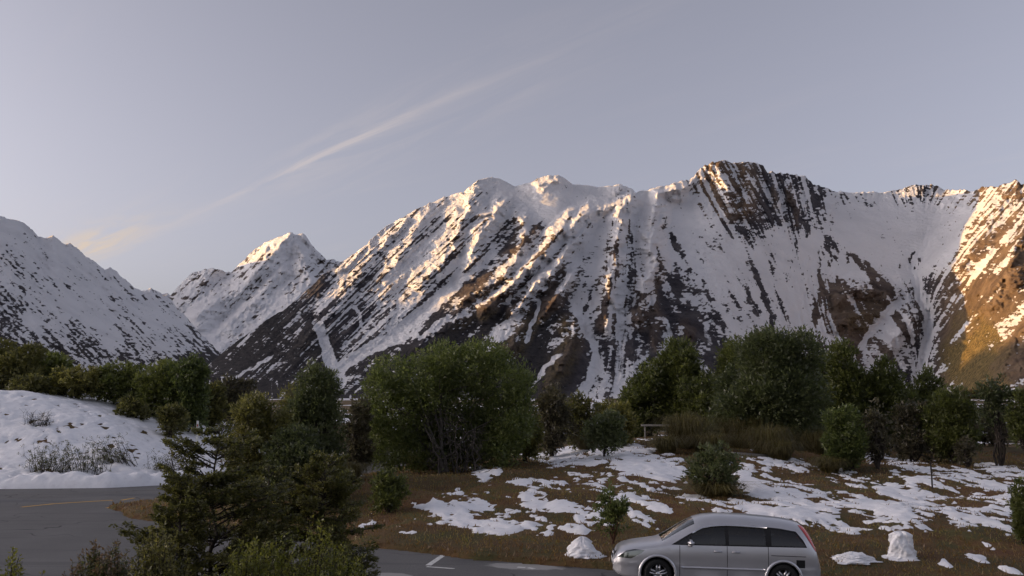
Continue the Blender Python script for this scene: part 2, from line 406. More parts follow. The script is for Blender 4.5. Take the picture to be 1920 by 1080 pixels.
GULLIES = [  # polyline, depth m, half width px, snow
 ([(592,602),(606,632),(612,655),(624,690),(640,715)], 26, 16, .9),
 ([(868,520),(850,540),(812,572),(790,590),(765,612),(742,632),(690,657),(650,680),(626,700),(600,720)], 34, 17, 1.0),
 ([(700,580),(692,600),(668,640),(640,680)], 20, 30, .30),
 ([(752,545),(748,575),(742,600),(728,640)], 16, 14, .6),
 ([(655,565),(672,590),(680,612)], 14, 8, .7),
 ([(935,520),(922,545),(930,560)], 14, 9, .5),
 ([(1012,552),(1006,585),(996,610),(985,640)], 16, 7, .8),
 ([(948,575),(938,600),(950,590)], 10, 6, .5),
 ([(1062,545),(1082,580),(1100,620),(1118,650),(1116,690),(1102,720),(1082,750)], 30, 14, .72),
 ([(1140,560),(1160,590),(1168,630),(1160,680),(1158,745)], 28, 16, .62),
 ([(1150,560),(1170,585),(1200,560)], 14, 7, .6),
 ([(1060,655),(1035,678),(1015,700),(995,728)], 14, 9, .62),
 ([(1240,590),(1258,625),(1250,650)], 16, 12, .6),
 ([(1318,600),(1330,640)], 14, 10, .6),
 ([(885,610),(850,640),(800,665)], 10, 8, .32),
 ([(520,660),(470,690),(430,712)], 12, 7, .62),
 ([(540,668),(500,695),(470,712)], 10, 6, .5),
 ([(1708,505),(1722,545),(1742,590),(1738,630),(1735,665),(1722,705),(1716,740)], 42, 16, .85),
 ([(1690,560),(1660,590),(1640,615),(1615,650)], 30, 12, .85),
 ([(1605,590),(1608,620),(1622,640)], 14, 9, .5),
]
STREAKS = [  # bare ribs on the snowfield: polyline, width, strength
 ([(1398,478),(1412,515),(1436,555),(1448,600),(1458,630)], 7, .8),
 ([(1372,500),(1400,545),(1425,600)], 5, .5),
 ([(1448,470),(1450,520),(1462,570),(1480,615)], 5, .55),
 ([(1533,458),(1538,500),(1540,540),(1530,590),(1528,618)], 6, .95),
 ([(1545,455),(1562,490),(1560,500)], 6, .7),
 ([(1556,450),(1585,482),(1592,500)], 6, .7),
 ([(1540,440),(1580,470),(1625,500),(1652,530),(1668,560)], 9, .62),
 ([(1470,500),(1485,540)], 4, .35),
 ([(1686,440),(1690,470),(1688,510)], 4, .5),
 ([(1720,470),(1700,500)], 5, .6),
 ([(1728,485),(1712,512)], 4, .6),
 ([(1335,440),(1352,460),(1362,478)], 7, .7),
 ([(1325,425),(1345,440)], 6, .5),
 ([(1290,420),(1330,470),(1365,540),(1395,600)], 6, .3),
 ([(1250,430),(1300,500),(1340,580)], 6, .35),
]
spurA = np.zeros_like(pmM.X)
wx = pmM.X + 14 * (fbm(pmM.X / 40, pmM.Y / 40, 5) - .5) * 2; wy = pmM.Y + 10 * (fbm(pmM.X / 40, pmM.Y / 40, 9) - .5) * 2
for pts, hgt, w in SPURS:
    d, al = seg_dist(wx, wy, pts)
    endf = sstep(al, -0.05, 0.12) * (1 - 0.55 * sstep(al, .7, 1.0))
    spurA = np.maximum(spurA, 2.2 * hgt * tent(d, w) ** 1.15 * (0.25 + 0.75 * endf))
# the sunlit mountain: a spur that comes forward beyond the gully
edge = np.interp(pmM.Y, [340, 365, 410, 470, 500, 540, 600, 660, 740], [1775, 1768, 1748, 1722, 1716, 1726, 1745, 1738, 1722])
ed = pmM.X - edge + 10 * (fbm(pmM.X / 25, pmM.Y / 25, 83, 3) - .5)
macroA = np.interp(ed, [0, 12, 40, 100, 180, 300, 700], [0, 60, 330, 880, 1450, 1900, 2200])
spurA = spurA * (.62 + .76 * fbm(pmM.X / 13, pmM.Y / 13, 87, 3))
roughM = np.maximum(roughM, .75 * sstep(spurA, 25, 80))
gulA = np.zeros_like(pmM.X); gulS = np.zeros_like(pmM.X)
gx_ = pmM.X + 7 * (fbm(pmM.X / 16, pmM.Y / 16, 15) - .5) * 2; gy_ = pmM.Y + 7 * (fbm(pmM.X / 16, pmM.Y / 16, 19) - .5) * 2
for pts, dep, w, s in GULLIES:
    d, al = seg_dist(gx_, gy_, pts)
    gulA = np.maximum(gulA, 1.3 * dep * tent(d, w * 1.5))
    gulS = np.maximum(gulS, s * sstep(w * 1.05 - d, 0, w * .7) * (0.6 + .4 * sstep(al, 0, .15)))
strS = np.zeros_like(pmM.X)
for pts, w, s in STREAKS:
    d, al = seg_dist(gx_, gy_, pts)
    strS = np.maximum(strS, s * tent(d, w * 1.5) * sstep(al, 0, .1) * (1 - sstep(al, .85, 1)))
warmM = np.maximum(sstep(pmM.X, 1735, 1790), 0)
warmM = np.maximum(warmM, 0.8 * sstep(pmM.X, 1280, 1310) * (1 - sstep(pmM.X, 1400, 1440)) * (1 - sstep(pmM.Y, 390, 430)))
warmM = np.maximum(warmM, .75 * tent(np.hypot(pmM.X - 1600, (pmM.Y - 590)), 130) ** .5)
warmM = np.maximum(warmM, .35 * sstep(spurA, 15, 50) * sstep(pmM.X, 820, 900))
scrubM = np.clip(sstep(.34 - snowM, 0, .2) * sstep(pmM.Y, 520, 600) * (1 - .7 * sstep(roughM, .5, .9)), 0, 1)

def rel_parts(px, py):
    s = pmM.sample(fallM, px, py)
    r1 = ridged(s / 34, py / 210, 3, 3) - .62
    r2 = ridged(s / 13 + .3 * np.sin(py / 30), py / 70, 8, 3) - .62
    r3 = ridged(px / 16 + .35 * vnoise(px / 8, py / 8, 2), py / 15, 21, 4, .55) - .6
    r4 = fbm(px / 7, py / 6, 33, 3) - .5
    r5 = ridged((px + .5 * py) / 6.5, py / 5, 47, 2) - .62
    return s, r1, r2, r3, r4, r5
def relief_main(px, py, X, Y, Z):
    s, r1, r2, r3, r4, r5 = rel_parts(px, py); ro = pmM.sample(roughM, px, py)
    D = pmM.sample(spurA, px, py) - pmM.sample(gulA, px, py) + pmM.sample(macroA, px, py)
    ro2 = 0.10 + ro
    return D + ro2 * (52 * r1 + 26 * r2 + 13 * r5) + ro ** 1.4 * (62 * r3 + 16 * r4) + 5 * r4 * ro2 + 9 * (ridged(px / 4.2, py / 3.6, 53, 1) - .5) * (ro + .5 * pmM.sample(scrubM, px, py)) + 26 * (ridged(s / 9 + .25 * np.sin(py / 23 + px / 60), py / 120, 63, 2) - .66) * ro
def snow_main(px, py, X, Y, Z, steep):
    s, r1, r2, r3, r4, r5 = rel_parts(px, py); c = pmM.sample(snowM, px, py); ro = pmM.sample(roughM, px, py)
    n1 = fbm(s / 4.2, py / 38, 51, 4, .6)
    n2 = fbm((px - .3 * py) / 7, py / 3.2, 57, 3, .6)
    n = 0.58 * n1 + 0.42 * n2
    n = np.clip((n - .5) * 2.2 + .5, 0, 1)
    c = c + .06 * (1 - sstep(py, 540, 590)) * (c > .3)
    rib = ridged(s / 9 + .25 * np.sin(py / 23 + px / 60), py / 120, 63, 2) - .66
    c = c - (.5 * r2 + .6 * r3 * ro + .35 * r5 + 1.0 * rib * sstep(ro, .2, .5)) * (c < .93) - .04 * sstep(ro, .3, .6) - .25 * np.clip(steep - .42, -.25, .4) * (c < .93)
    g = pmM.sample(gulS, px, py); b = pmM.sample(strS, px, py)
    v = c - n
    v = np.maximum(v, (g - .45) * 1.3 - 0.55 * (n1 - .35))
    v = v - b * (0.55 + 0.9 * n1)
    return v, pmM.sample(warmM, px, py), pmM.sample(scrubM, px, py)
build_mountain('mountain_ridge', np.concatenate([np.arange(370, 1935, 1.85), np.arange(1935, 2500, 5)]), SKY_MAIN,
    [(x, 2150 + .75 * o) for x, o in OFF], YRIDGE + [(x, 4200 + o) for x, o in OFF if x > 950],
    [(370, 705), (500, 715), (640, 735), (900, 748), (1100, 752), (1400, 756), (2500, 756)],
    pmM, relief_main, snow_main, rows=400, crag=lambda x, y: 4.5 * pmM.sample(roughM, x, y + 10))

# ---- the snowy range left of the valley
SKY_LEFT = [(-420,270),(-300,310),(-200,345),(-100,372),(0,404),(12,410),(30,412),(45,418),(60,430),(70,441),(85,446),(100,442),(112,452),(122,459),(132,456),(142,463),(160,480),(180,492),(195,504),(205,500),(214,505),(228,520),(240,528),(252,538),(270,545),(285,541),(300,552),(318,556),(335,582),(355,602),(370,620),(390,640),(405,655),(425,672),(450,690)]
pmL = PixMap(-460, 520, 250, 790, 3)
CL = [(-300,400,.85,.5),(-300,600,.4,.5),(0,430,.93,.3),(60,470,.9,.4),(110,500,.9,.4),(20,500,.62,.7),(60,540,.55,.7),(10,560,.45,.7),(100,560,.75,.4),(150,520,.78,.6),(140,580,.95,.1),(200,540,.8,.5),(180,600,.96,.08),(110,610,.7,.4),(60,600,.85,.2),(30,590,.45,.6),(10,620,.3,.5),(0,650,.25,.4),(60,640,.38,.4),(120,650,.35,.4),(140,620,.42,.5),(170,645,.35,.4),(220,590,.66,.6),(240,620,.5,.7),(260,580,.78,.4),(210,640,.85,.2),(280,600,.8,.4),(250,650,.5,.5),(320,620,.82,.3),(340,650,.55,.4),(370,650,.6,.4),(300,650,.75,.3),(300,680,.3,.4),(200,680,.3,.4),(360,680,.15,.3),(400,680,.12,.3),(240,665,.25,.4)]
snowL = pmL.idw(CL, 2, 3.0); roughL = pmL.idw(CL, 3, 3.0)
fallL = pmL.fall(lambda x, y: 0.95 + 0 * x, (None, None)) if False else pmL.X - 0.95 * (pmL.Y - 300)
LS = np.zeros_like(pmL.X)
for pts, hgt, w in [([(0,404),(40,470),(20,540)],90,50),([(100,443),(110,500),(80,560),(110,620)],80,45),([(205,502),(240,560),(270,620),(320,670)],110,38),([(60,600),(100,640),(160,670)],70,30),([(285,545),(330,600),(380,650)],60,26),([(-60,520),(0,610),(60,650)],90,60)]:
    d, al = seg_dist(pmL.X + 14 * (fbm(pmL.X / 30, pmL.Y / 30, 5) - .5), pmL.Y, pts); LS = np.maximum(LS, hgt * tent(d, w))
def relief_left(px, py, X, Y, Z):
    s = pmL.sample(fallL, px, py); ro = .15 + pmL.sample(roughL, px, py)
    return 1.5 * pmL.sample(LS, px, py) + 1.5 * ro * (70 * (ridged(s / 36, py / 160, 4, 3) - .6) + 45 * (ridged(s / 12, py / 50, 6, 3) - .6) + 50 * (ridged(px / 17, py / 14, 9, 4, .55) - .6))
def snow_left(px, py, X, Y, Z, steep):
    s = pmL.sample(fallL, px, py); c = pmL.sample(snowL, px, py)
    n = .5 * fbm(s / 5, py / 20, 61, 4, .6) + .5 * fbm((px - py * .6) / 5, py / 3.2, 67, 4, .6)
    n = np.clip((n - .5) * 2.3 + .5, 0, 1)
    return c - n - .25 * np.clip(steep - .42, -.3, .4), 0 * px, sstep(py, 600, 660) * (c < .5)
build_mountain('snowy_range', np.arange(-420, 452, 2.2), SKY_LEFT, [(-420, 3000), (0, 3300), (450, 4600)], [(-420, 5200), (0, 6000), (200, 6600), (450, 7400)],
    [(-420, 700), (0, 712), (450, 708)], pmL, relief_left, snow_left, rows=230, prof=(.6, .4))

# ---- the high peak closing the valley
SKY_PEAK = [(150,560),(230,555),(260,548),(285,547),(320,553),(335,536),(348,526),(358,513),(375,508),(392,504),(412,505),(425,511),(436,508),(448,497),(460,486),(470,475),(480,467),(490,459),(505,452),(520,447),(530,440),(545,435),(553,442),(562,437),(572,441),(580,452),(592,466),(605,482),(612,488),(628,487),(640,494),(680,505),(720,520),(800,560)]
pmP = PixMap(120, 840, 400, 720, 2)
CPk = [(545,450,.93,.3),(500,480,.62,.6),(480,500,.5,.6),(540,480,.9,.3),(600,490,.55,.7),(570,500,.6,.6),(520,510,.85,.3),(380,520,.5,.6),(420,520,.55,.6),(350,540,.6,.5),(440,545,.7,.5),(400,560,.7,.5),(480,550,.6,.6),(540,540,.6,.6),(520,580,.85,.2),(450,590,.9,.2),(360,590,.85,.3),(400,620,.9,.2),(430,630,.75,.4),(460,620,.65,.4),(340,575,.5,.5),(600,530,.8,.3),(250,560,.8,.4),(700,560,.7,.4),(400,660,.75,.3)]
snowP = pmP.idw(CPk, 2, 3.0); roughP = pmP.idw(CPk, 3, 3.0)
PS = np.zeros_like(pmP.X)
for pts, hgt, w in [([(545,436),(500,490),(445,545),(370,590)],330,34),([(545,436),(570,490),(590,540)],200,26),([(562,438),(620,500)],150,16),([(400,505),(370,550),(330,580)],200,26),([(470,530),(420,560),(380,585)],180,16),([(530,500),(480,560),(430,610)],150,22),([(600,500),(560,560),(520,620)],120,26)]:
    d, al = seg_dist(pmP.X + 8 * (fbm(pmP.X / 16, pmP.Y / 16, 5) - .5), pmP.Y, pts); PS = np.maximum(PS, hgt * tent(d, w))
def relief_peak(px, py, X, Y, Z):
    ro = .25 + pmP.sample(roughP, px, py)
    return 1.6 * pmP.sample(PS, px, py) + 1.5 * ro * (190 * (ridged((px + py * .9) / 30, py / 60, 4, 4) - .6) + 170 * (ridged(px / 13, py / 12, 9, 4, .55) - .6))
def snow_peak(px, py, X, Y, Z, steep):
    c = pmP.sample(snowP, px, py)
    n = .5 * fbm((px + py * .9) / 5, py / 14, 71, 4, .6) + .5 * fbm((px + py) / 6, py / 3.5, 77, 4, .6)
    n = np.clip((n - .5) * 2.3 + .5, 0, 1)
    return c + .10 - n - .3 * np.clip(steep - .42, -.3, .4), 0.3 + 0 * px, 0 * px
build_mountain('high_peak', np.arange(150, 800, 2.2), SKY_PEAK, [(150, 8600), (800, 8600)], [(150, 12600), (330, 12600), (545, 13500), (800, 13000)],
    [(150, 700), (800, 705)], pmP, relief_peak, snow_peak, rows=170, prof=(.6, .4))

# ---- the range that stands west of the valley and shades it in the evening
CREST = [(-5600,-4500,900),(-5300,-1500,900),(-5250,1000,880),(-5150,1800,900),(-5150,2600,900),(-5000,3300,880),(-4900,4000,870),(-4900,4700,930),(-4800,5300,1050),(-4900,6000,1150),(-5300,6800,1000)]
def far_range(name, crest, x0, x1, y0, y1, nx, ny, fall):
    GX, GY = np.meshgrid(np.linspace(x0, x1, nx), np.linspace(y0, y1, ny))
    d, al = seg_dist(GX, GY, crest)
    cz = np.interp(al * (len(crest) - 1), range(len(crest)), [c[2] for c in crest])
    WZ = cz - d * fall + (ridged(GX / 900, GY / 900, 3, 5) - .62) * 260 * sstep(d, 50, 900) + (fbm(GX / 260, GY / 260, 5, 4) - .5) * 70
    WZ = np.maximum(WZ, -60)
    me = mesh_arrays(name, np.stack([GX, GY, WZ], -1).reshape(-1, 3), grid_faces(*GX.shape), True,
        {'snow': sstep(WZ, 200, 800) * .9 - fbm(GX / 300, GY / 300, 8, 5), 'warm': 0 * WZ, 'scrub': 1 - sstep(WZ, 150, 500)})
    link(name, me, MOUNTAIN, kind='structure')
far_range('western_range', CREST, -9500, -2200, -5500, 8200, 130, 170, .52)
far_range('peak_shade_range', [(-8700,7500,1700),(-8700,8800,2450),(-8700,11000,2680),(-8800,13500,2700),(-9000,16000,2500)], -14000, -4300, 5000, 18500, 110, 130, .68)  # out of view, added so that its shade falls on the high peak
# ------------------------------------------------------------------ ground
ISLAND = [(-16.9,38.0),(-14.3,34.1),(-9.0,30.5),(-4.9,27.4),(-1.0,25.0),(2.6,23.75),(5.0,23.4),(7.7,23.0),(13,22.4),(25,21.5),(70,20),(70,400),(-4,400),(-5,90),(-7,64),(-10.5,50),(-14.0,42.5)]
HILL = [(-300,47.8),(-27,47.8),(-21,48.6),(-17.5,52),(-14,60),(-12.5,80),(-12,400),(-300,400)]
BED = [(-80,-30),(-80,12),(-14,15.2),(-7.5,16.5),(-5.6,18.6),(-2.2,18.8),(-1.2,17),(6,15.5),(60,13),(60,-30)]
def softplus(v, k): return np.log1p(np.exp(np.clip(v / k, -40, 40))) * k
def road_z(x, y):
    x = np.asarray(x, float)
    return -0.030 * softplus(np.minimum(x, 30) + 1.0, 2.0) + 0.0 * y
def ground_z(x, y):
    x = np.asarray(x, float); y = np.asarray(y, float)
    jit = (fbm(x / 1.1, y / 1.1, 3, 3) - .5) * 0.5
    di = -poly_sdf(x, y, ISLAND) + jit; dh = -poly_sdf(x, y, HILL) + jit * .6; db = -poly_sdf(x, y, BED) + jit * .6
    r = road_z(x, y)
    bumps = (fbm(x / 2.6, y / 2.6, 7, 4) - .5) * 0.5 + (fbm(x / 9, y / 9, 8, 2) - .5) * .6
    z_i = r + 0.11 + 2.35 * (1 - np.exp(-np.maximum(di, 0) / 19.0)) + bumps * sstep(di, .6, 5)
    z_i = z_i + 0.85 * np.exp(-((x - 8.5) / 6.5) ** 2) * sstep(y, 34, 58)
    z_i = z_i + 0.35 * sstep(-x, 2, 9) * sstep(di, 1, 6)
    hill = np.interp(x, [-80, -34, -26, -21, -16, -12], [7.5, 5.0, 3.2, 2.0, 1.2, 0.8])
    z_h = r + 0.12 + hill * sstep(dh, -2.5, 14.5) + (bumps * .8) * sstep(dh, .5, 5)
    z_b = r + 0.12 + 0.4 * sstep(db, 0, 4)
    z = r - 0.16
    z = np.where(di > 0, z_i - .16 * (1 - sstep(di, 0, .14)) , z)
    z = np.where(dh > 0, z_h, z)
    z = np.where(db > 0, z_b, z)
    far = np.interp(y, [0, 70, 130, 400, 2000, 9000, 30000], [0, 0, .3, 1, 1, 1, 1])
    zfar = np.interp(y, [0, 130, 400, 1200, 2200, 5000, 12000, 60000], [1.5, 1.0, 0.5, 14, 34, 60, 60, 60]) + (fbm(x / 60, y / 60, 23, 4) - .5) * 5
    return z * (1 - far) + zfar * far
def gz(x, y): return float(ground_z(np.array([x]), np.array([y]))[0])
def hit(px, py, zoff=0.0, ymin=8.0, ymax=140.0):
    """where a photo pixel's ray meets the ground"""
    r = ray(px, py)
    ys = np.linspace(ymin, ymax, 2600)
    d = CAM_Z + ys * r[2] / r[1] - (np.maximum(ground_z(ys * r[0] / r[1], ys), road_z(ys * r[0] / r[1], ys)) + zoff)
    i = np.argmax(d < 0) if (d < 0).any() else len(ys) - 1
    return ys[i] * r[0] / r[1], ys[i]

def axis(lo, f0, f1, hi, step, g):
    a = list(np.arange(f0, f1 + step, step))
    s = step
    while a[-1] < hi: s *= g; a.append(a[-1] + s)
    b = []; s = step; v = f0
    while v > lo: s *= g; v -= s; b.append(v)
    return np.array(b[::-1] + a)
ax = axis(-40000, -30, 21, 40000, 0.22, 1.13); ay = axis(-6000, 18, 60, 60000, 0.22, 1.13)
AX, AY = np.meshgrid(ax, ay)
AZ = ground_z(AX, AY)
ppx, ppy = project(AX, np.maximum(AY, 1), AZ)
# snow cover of the open ground (share of ground under snow), read off the photograph
pmG = PixMap(-200, 2120, 690, 1140, 4)
def blob(x, y, rx, ry, rot=0.0):
    c, s = math.cos(rot), math.sin(rot)
    u = (pmG.X - x) * c + (pmG.Y - y) * s; v = -(pmG.X - x) * s + (pmG.Y - y) * c
    return 1 - np.sqrt((u / rx) ** 2 + (v / ry) ** 2)
cov = np.full_like(pmG.X, -.8)
for b in [(1090,845,125,32,.05,1.0),(1200,868,95,34,.25,1.1),(1130,900,60,16,.1,.5),(1010,905,60,10,.1,.5),(905,890,22,14,.6,.7),(1230,815,40,10,0,.8),(1225,795,40,8,0,.5),
          (890,955,75,26,.3,.95),(850,965,75,30,.25,.95),(925,985,70,22,.15,.95),(1030,945,60,20,.2,.6),(1020,985,55,24,-.2,.6),(1100,975,45,18,-.4,.8),(1080,990,50,10,0,.5),(1140,925,40,22,.3,.4),(1210,940,50,14,.35,.7),(1240,915,60,14,.3,.5),(1200,970,40,14,.5,.6),(1290,930,45,12,.1,.5),
          (1430,905,70,36,.5,.9),(1480,945,70,34,.35,.9),(1530,960,60,20,.2,.8),(1470,870,60,14,.2,.6),(1400,955,70,14,.1,.7),(1560,935,90,16,.3,.55),(1600,900,80,14,.3,.5),(1640,960,100,30,.3,.75),(1560,985,60,10,.2,.4),(1720,940,110,30,.3,.75),(1690,965,60,20,.2,.7),(1760,890,130,16,.25,.6),(1850,915,110,26,.25,.65),(1820,970,90,18,.2,.9),(1730,900,60,14,.2,.4),(1880,960,50,20,.2,.4),(1900,890,80,14,.2,.5),
          (1600,1043,32,10,.1,.85),(1590,1015,16,8,.3,.4),(1690,1045,34,10,0,.7),(1840,1022,24,9,.2,.75),(1835,1048,20,8,.2,.6),(1775,1055,12,6,.3,.5),(1895,1070,22,8,.2,.7),(1890,1005,14,6,0,.3),(640,880,40,14,0,.5),(580,870,30,12,0,.4),(690,985,16,8,.1,.3),(770,998,14,6,.1,.3),(930,885,12,8,0,.4)]:
    cov = np.maximum(cov, np.minimum(blob(*b[:5]) * 1.7, .62) * b[5] if b[5] >= 0 else cov)
hillS = sstep(420 - pmG.X, 0, 60)
def cover(px, py, x, y):
    n = fbm(x / .6 + y / 2.4, y / 1.0, 71, 4, .6) - .5
    n2 = fbm(x / .24 + y / 1.0, y / .42, 77, 3, .6) - .5
    c = pmG.sample(cov, px, py)
    onhill = -poly_sdf(x, y, HILL)
    bare = np.where(onhill > 0.2, .72 - 0.75 * sstep(onhill, 24, 36), -.9)
    c = np.where(onhill > 0, bare + .0 * c, c)
    c = np.where((onhill < 0) & (poly_sdf(x, y, ISLAND) > -.15), -1.0, c)
    off = (px > 1930) | (px < -60)
    c = np.where(off & (onhill < 0), -.25 + 1.2 * (fbm(x / 4, y / 4, 4, 3) - .5) - .8 * (y < 22), c)
    return c - .22 + n * 2.2 + n2 * 1.5
farsnow = fbm(AX / 25, AY / 9, 81, 5, .6)
ground_mat = NT('winter_turf')
def _gm():
    m = ground_mat; p = m.pos()
    a = m.noise(p, 0.9, 6, 0.65); b = m.noise(p, 9.0, 5, 0.7); c = m.noise(p, 0.25, 4)
    g = m.ramp(a, [(.32, (.14, .064, .030)), (.48, (.18, .102, .040)), (.62, (.115, .105, .034)), (.75, (.20, .145, .06))])
    g = m.mix(m.smooth(c, .42, .62), g, m.mix(.5, g, (.045, .046, .016)))
    g = m.mix(b, m.mix(.55, g, (.012, .009, .006)), g)
    s = m.attr('snow')
    fs = m.smooth(m.math('ADD', s, m.math('MULTIPLY', m.math('SUBTRACT', m.noise(p, .35, 4), .5), .3)), .0, .1)
    m.base(m.mix(fs, g, SNOW_RGB), .95)
    m.bump(m.math('ADD', m.math('MULTIPLY', a, .6), b), .9, .06)
_gm()
far_s = np.where(AY > 85, (farsnow - .52) * 2.2, -1.0)
me = mesh_arrays('ground', np.stack([AX, AY, AZ], -1).reshape(-1, 3), grid_faces(*AX.shape), True, {'snow': far_s})
link('ground', me, ground_mat.m, kind='structure')

# snow lying on the turf and on the hillside: a sheet that dips under the turf where it has melted
def snow_sheet(name, x0, x1, y0, y1, st, mask, thick=.055, rough=.16):
    gx = np.arange(x0, x1, st); gy = np.arange(y0, y1, st)
    X, Y = np.meshgrid(gx, gy); Z = ground_z(X, Y)
    px, py = project(X, Y, Z)
    c = np.where(mask(X, Y), cover(px, py, X, Y), -1)
    t = thick * sstep(c, 0.0, .45) + .05 * sstep(c, -.05, .08) - .05
    lump = (fbm(X / .4, Y / .4, 91, 4) - .5) * rough * sstep(c, 0, .3)
    Zs = Z + t + lump
    F = grid_faces(*X.shape)
    keep = (c.ravel()[F] > -.12).any(1)
    F = F[keep]
    used = np.unique(F); re = np.full(X.size, -1); re[used] = np.arange(len(used))
    V = np.stack([X, Y, Zs], -1).reshape(-1, 3)[used]
    return mesh_arrays(name, V, re[F], True)
snow_mat = NT('old_snow')
def _sm():
    m = snow_mat; p = m.pos()
    a = m.noise(p, 3.0, 6, .6); b = m.noise(p, 18.0, 4, .6)
    m.base(m.mix(m.smooth(a, .45, .8), (.86, .86, .88), (.74, .73, .75)), .65)
    m.b.inputs['Subsurface Weight'].default_value = .0
    m.bump(m.math('ADD', a, m.math('MULTIPLY', b, .35)), .55, .07)
_sm()
me = snow_sheet('snow_patches', -11, 26, 19.2, 62, .12, lambda x, y: poly_sdf(x, y, ISLAND) < -.1)
o = link('snow_patches', me, snow_mat.m, kind='stuff')
me = snow_sheet('hillside_snow', -55, -13, 47.5, 82, .16, lambda x, y: poly_sdf(x, y, HILL) < -.1, .12, .08)
o = link('hillside_snow', me, snow_mat.m, kind='stuff')

# ------------------------------------------------------------------ road
def asphalt():
    m = NT('worn_asphalt'); p = m.pos()
    a = m.noise(p, .35, 5, .6, .4); b = m.noise(p, 60.0, 3, .7); c = m.noise(m.pos((.10, .75, 1)), 1.0, 5, .65)
    col = m.ramp(a, [(.3, (.115, .112, .110)), (.55, (.145, .142, .139)), (.75, (.18, .176, .172))])
    wet = m.attr('wet'); dry = m.attr('dry')
    col = m.mix(m.smooth(b, .3, .75), m.mix(.5, col, (.03, .03, .03)), m.mix(.3, col, (.26, .26, .26)))
    col = m.mix(m.math('MULTIPLY', m.smooth(c, .5, .62), wet), col, (.06, .058, .06))
    dn = m.smooth(m.math('ADD', dry, m.math('MULTIPLY', m.math('SUBTRACT', m.noise(p, 1.6, 5, .6), .5), .7)), .42, .56)
    col = m.mix(dn, col, (.30, .295, .285))
    crack = m.node('ShaderNodeTexVoronoi', feature='DISTANCE_TO_EDGE'); m.l.new(m.noise_vec(p, .5, .9), crack.inputs['Vector']); crack.inputs['Scale'].default_value = .22
    ck = m.math('MULTIPLY', m.smooth(crack.outputs['Distance'], .012, .004), m.smooth(a, .42, .55))
    col = m.mix(m.math('MULTIPLY', ck, .8), col, (.03, .03, .03))
    tyre = m.smooth(m.noise(m.pos((.05, 1.3, 1)), 1.0, 3, .5), .55, .68)
    col = m.mix(m.math('MULTIPLY', tyre, .35), col, (.05, .05, .05))
    grit = m.smooth(m.noise(p, 22.0, 2, .6), .62, .70)
    col = m.mix(m.math('MULTIPLY', grit, .35), col, (.26, .25, .24))
    m.base(col, .82)
    m.put(m.b.inputs['Roughness'], m.math('SUBTRACT', .85, m.math('MULTIPLY', m.smooth(c, .45, .6), m.math('MULTIPLY', wet, .3))))
    m.bump(b, .35, .01)
    return m.m
gx = np.arange(-90, 40, .3); gy = np.arange(10, 92, .3)
RX, RY = np.meshgrid(gx, gy)
inI = poly_sdf(RX, RY, ISLAND); inH = poly_sdf(RX, RY, HILL); inB = poly_sdf(RX, RY, BED)
RZ = road_z(RX, RY)
far_ = np.interp(RY, [0, 70, 130], [0, 0, .3]); RZ = RZ * (1 - far_) + far_ * (1.0)
keep_v = (inI > -.7) & (inH > -.7) & (inB > -.7)
RZ = RZ - .25 * ((inI < -.45) | (inH < -.45) | (inB < -.45))
F = grid_faces(*RX.shape); F = F[keep_v.ravel()[F].all(1)]
used = np.unique(F); re_ = np.full(RX.size, -1); re_[used] = np.arange(len(used))
wet = sstep(RY, 36, 41) * .9 + .6 * sstep(1.2 - np.minimum(inI, inH), 0, 1.0)
rpx, rpy = project(RX, RY, RZ)
dry = np.maximum(np.clip(1 - np.hypot((rpx - 985 - (rpy - 1062) * 3) / 135, (rpy - 1062) / 13), 0, 1), np.clip(1 - np.hypot((rpx - 720) / 120, (rpy - 1079) / 9), 0, 1))
dry = np.maximum(dry, np.clip(1 - np.hypot((rpx - 475) / 60, (rpy - 1000) / 16), 0, 1)); dry = np.maximum(dry, np.clip(1 - np.hypot((rpx - 1110) / 80, (rpy - 1050) / 8), 0, 1) * .9)
me = mesh_arrays('road', np.stack([RX, RY, RZ], -1).reshape(-1, 3)[used], re_[F], True, {'wet': wet.ravel()[used], 'dry': dry.ravel()[used]})
road = link('road', me, asphalt(), kind='structure')

def ribbon(name, pts, width, mat, lift=.006, parent=None, **kw):
    """a painted line of constant width lying on the asphalt"""
    P = []
    for (ax_, ay_), (bx_, by_) in zip(pts[:-1], pts[1:]):
        n = max(2, int(math.hypot(bx_ - ax_, by_ - ay_) / .4))
        for i in range(n): P.append((ax_ + (bx_ - ax_) * i / n, ay_ + (by_ - ay_) * i / n))
    P.append(pts[-1]); P = np.array(P, float)
    T = np.gradient(P, axis=0); T /= np.linalg.norm(T, axis=1)[:, None]
    N = np.stack([-T[:, 1], T[:, 0]], -1) * width / 2
    rnd = (fbm(np.arange(len(P)) / 2.0, np.zeros(len(P)), 3, 3) - .5)[:, None] * .25 + 1
    L = P + N * rnd; R = P - N * rnd
    V = np.concatenate([np.c_[L, road_z(L[:, 0], L[:, 1]) + lift], np.c_[R, road_z(R[:, 0], R[:, 1]) + lift]])
    n = len(P); F = np.stack([np.arange(n - 1), np.arange(1, n), n + np.arange(1, n), n + np.arange(n - 1)], -1)
    return link(name, mesh_arrays(name, V, F, False), mat, parent=parent, **kw)
def paint(name, col):
    m = NT(name); p = m.pos(); w = m.noise(p, 7.0, 5, .7)
    m.base(m.mix(m.smooth(w, .52, .72), col, (.08, .08, .08)), .7); return m.m
yellow = paint('worn_yellow_paint', (.62, .36, .06)); white = paint('worn_white_paint', (.62, .62, .60))
G = lambda x, y: hit(x, y)
ribbon('yellow_line', [G(40, 951), G(100, 945), G(160, 941), G(212, 938)], .20, yellow, parent=road)
ribbon('yellow_line', [G(205, 951), G(213, 946)], .42, yellow, parent=road)
ribbon('yellow_line', [G(228, 938), G(252, 934)], .18, yellow, parent=road)
ribbon('bay_marking', [G(831, 1037), G(803, 1061)], .16, white, parent=road)
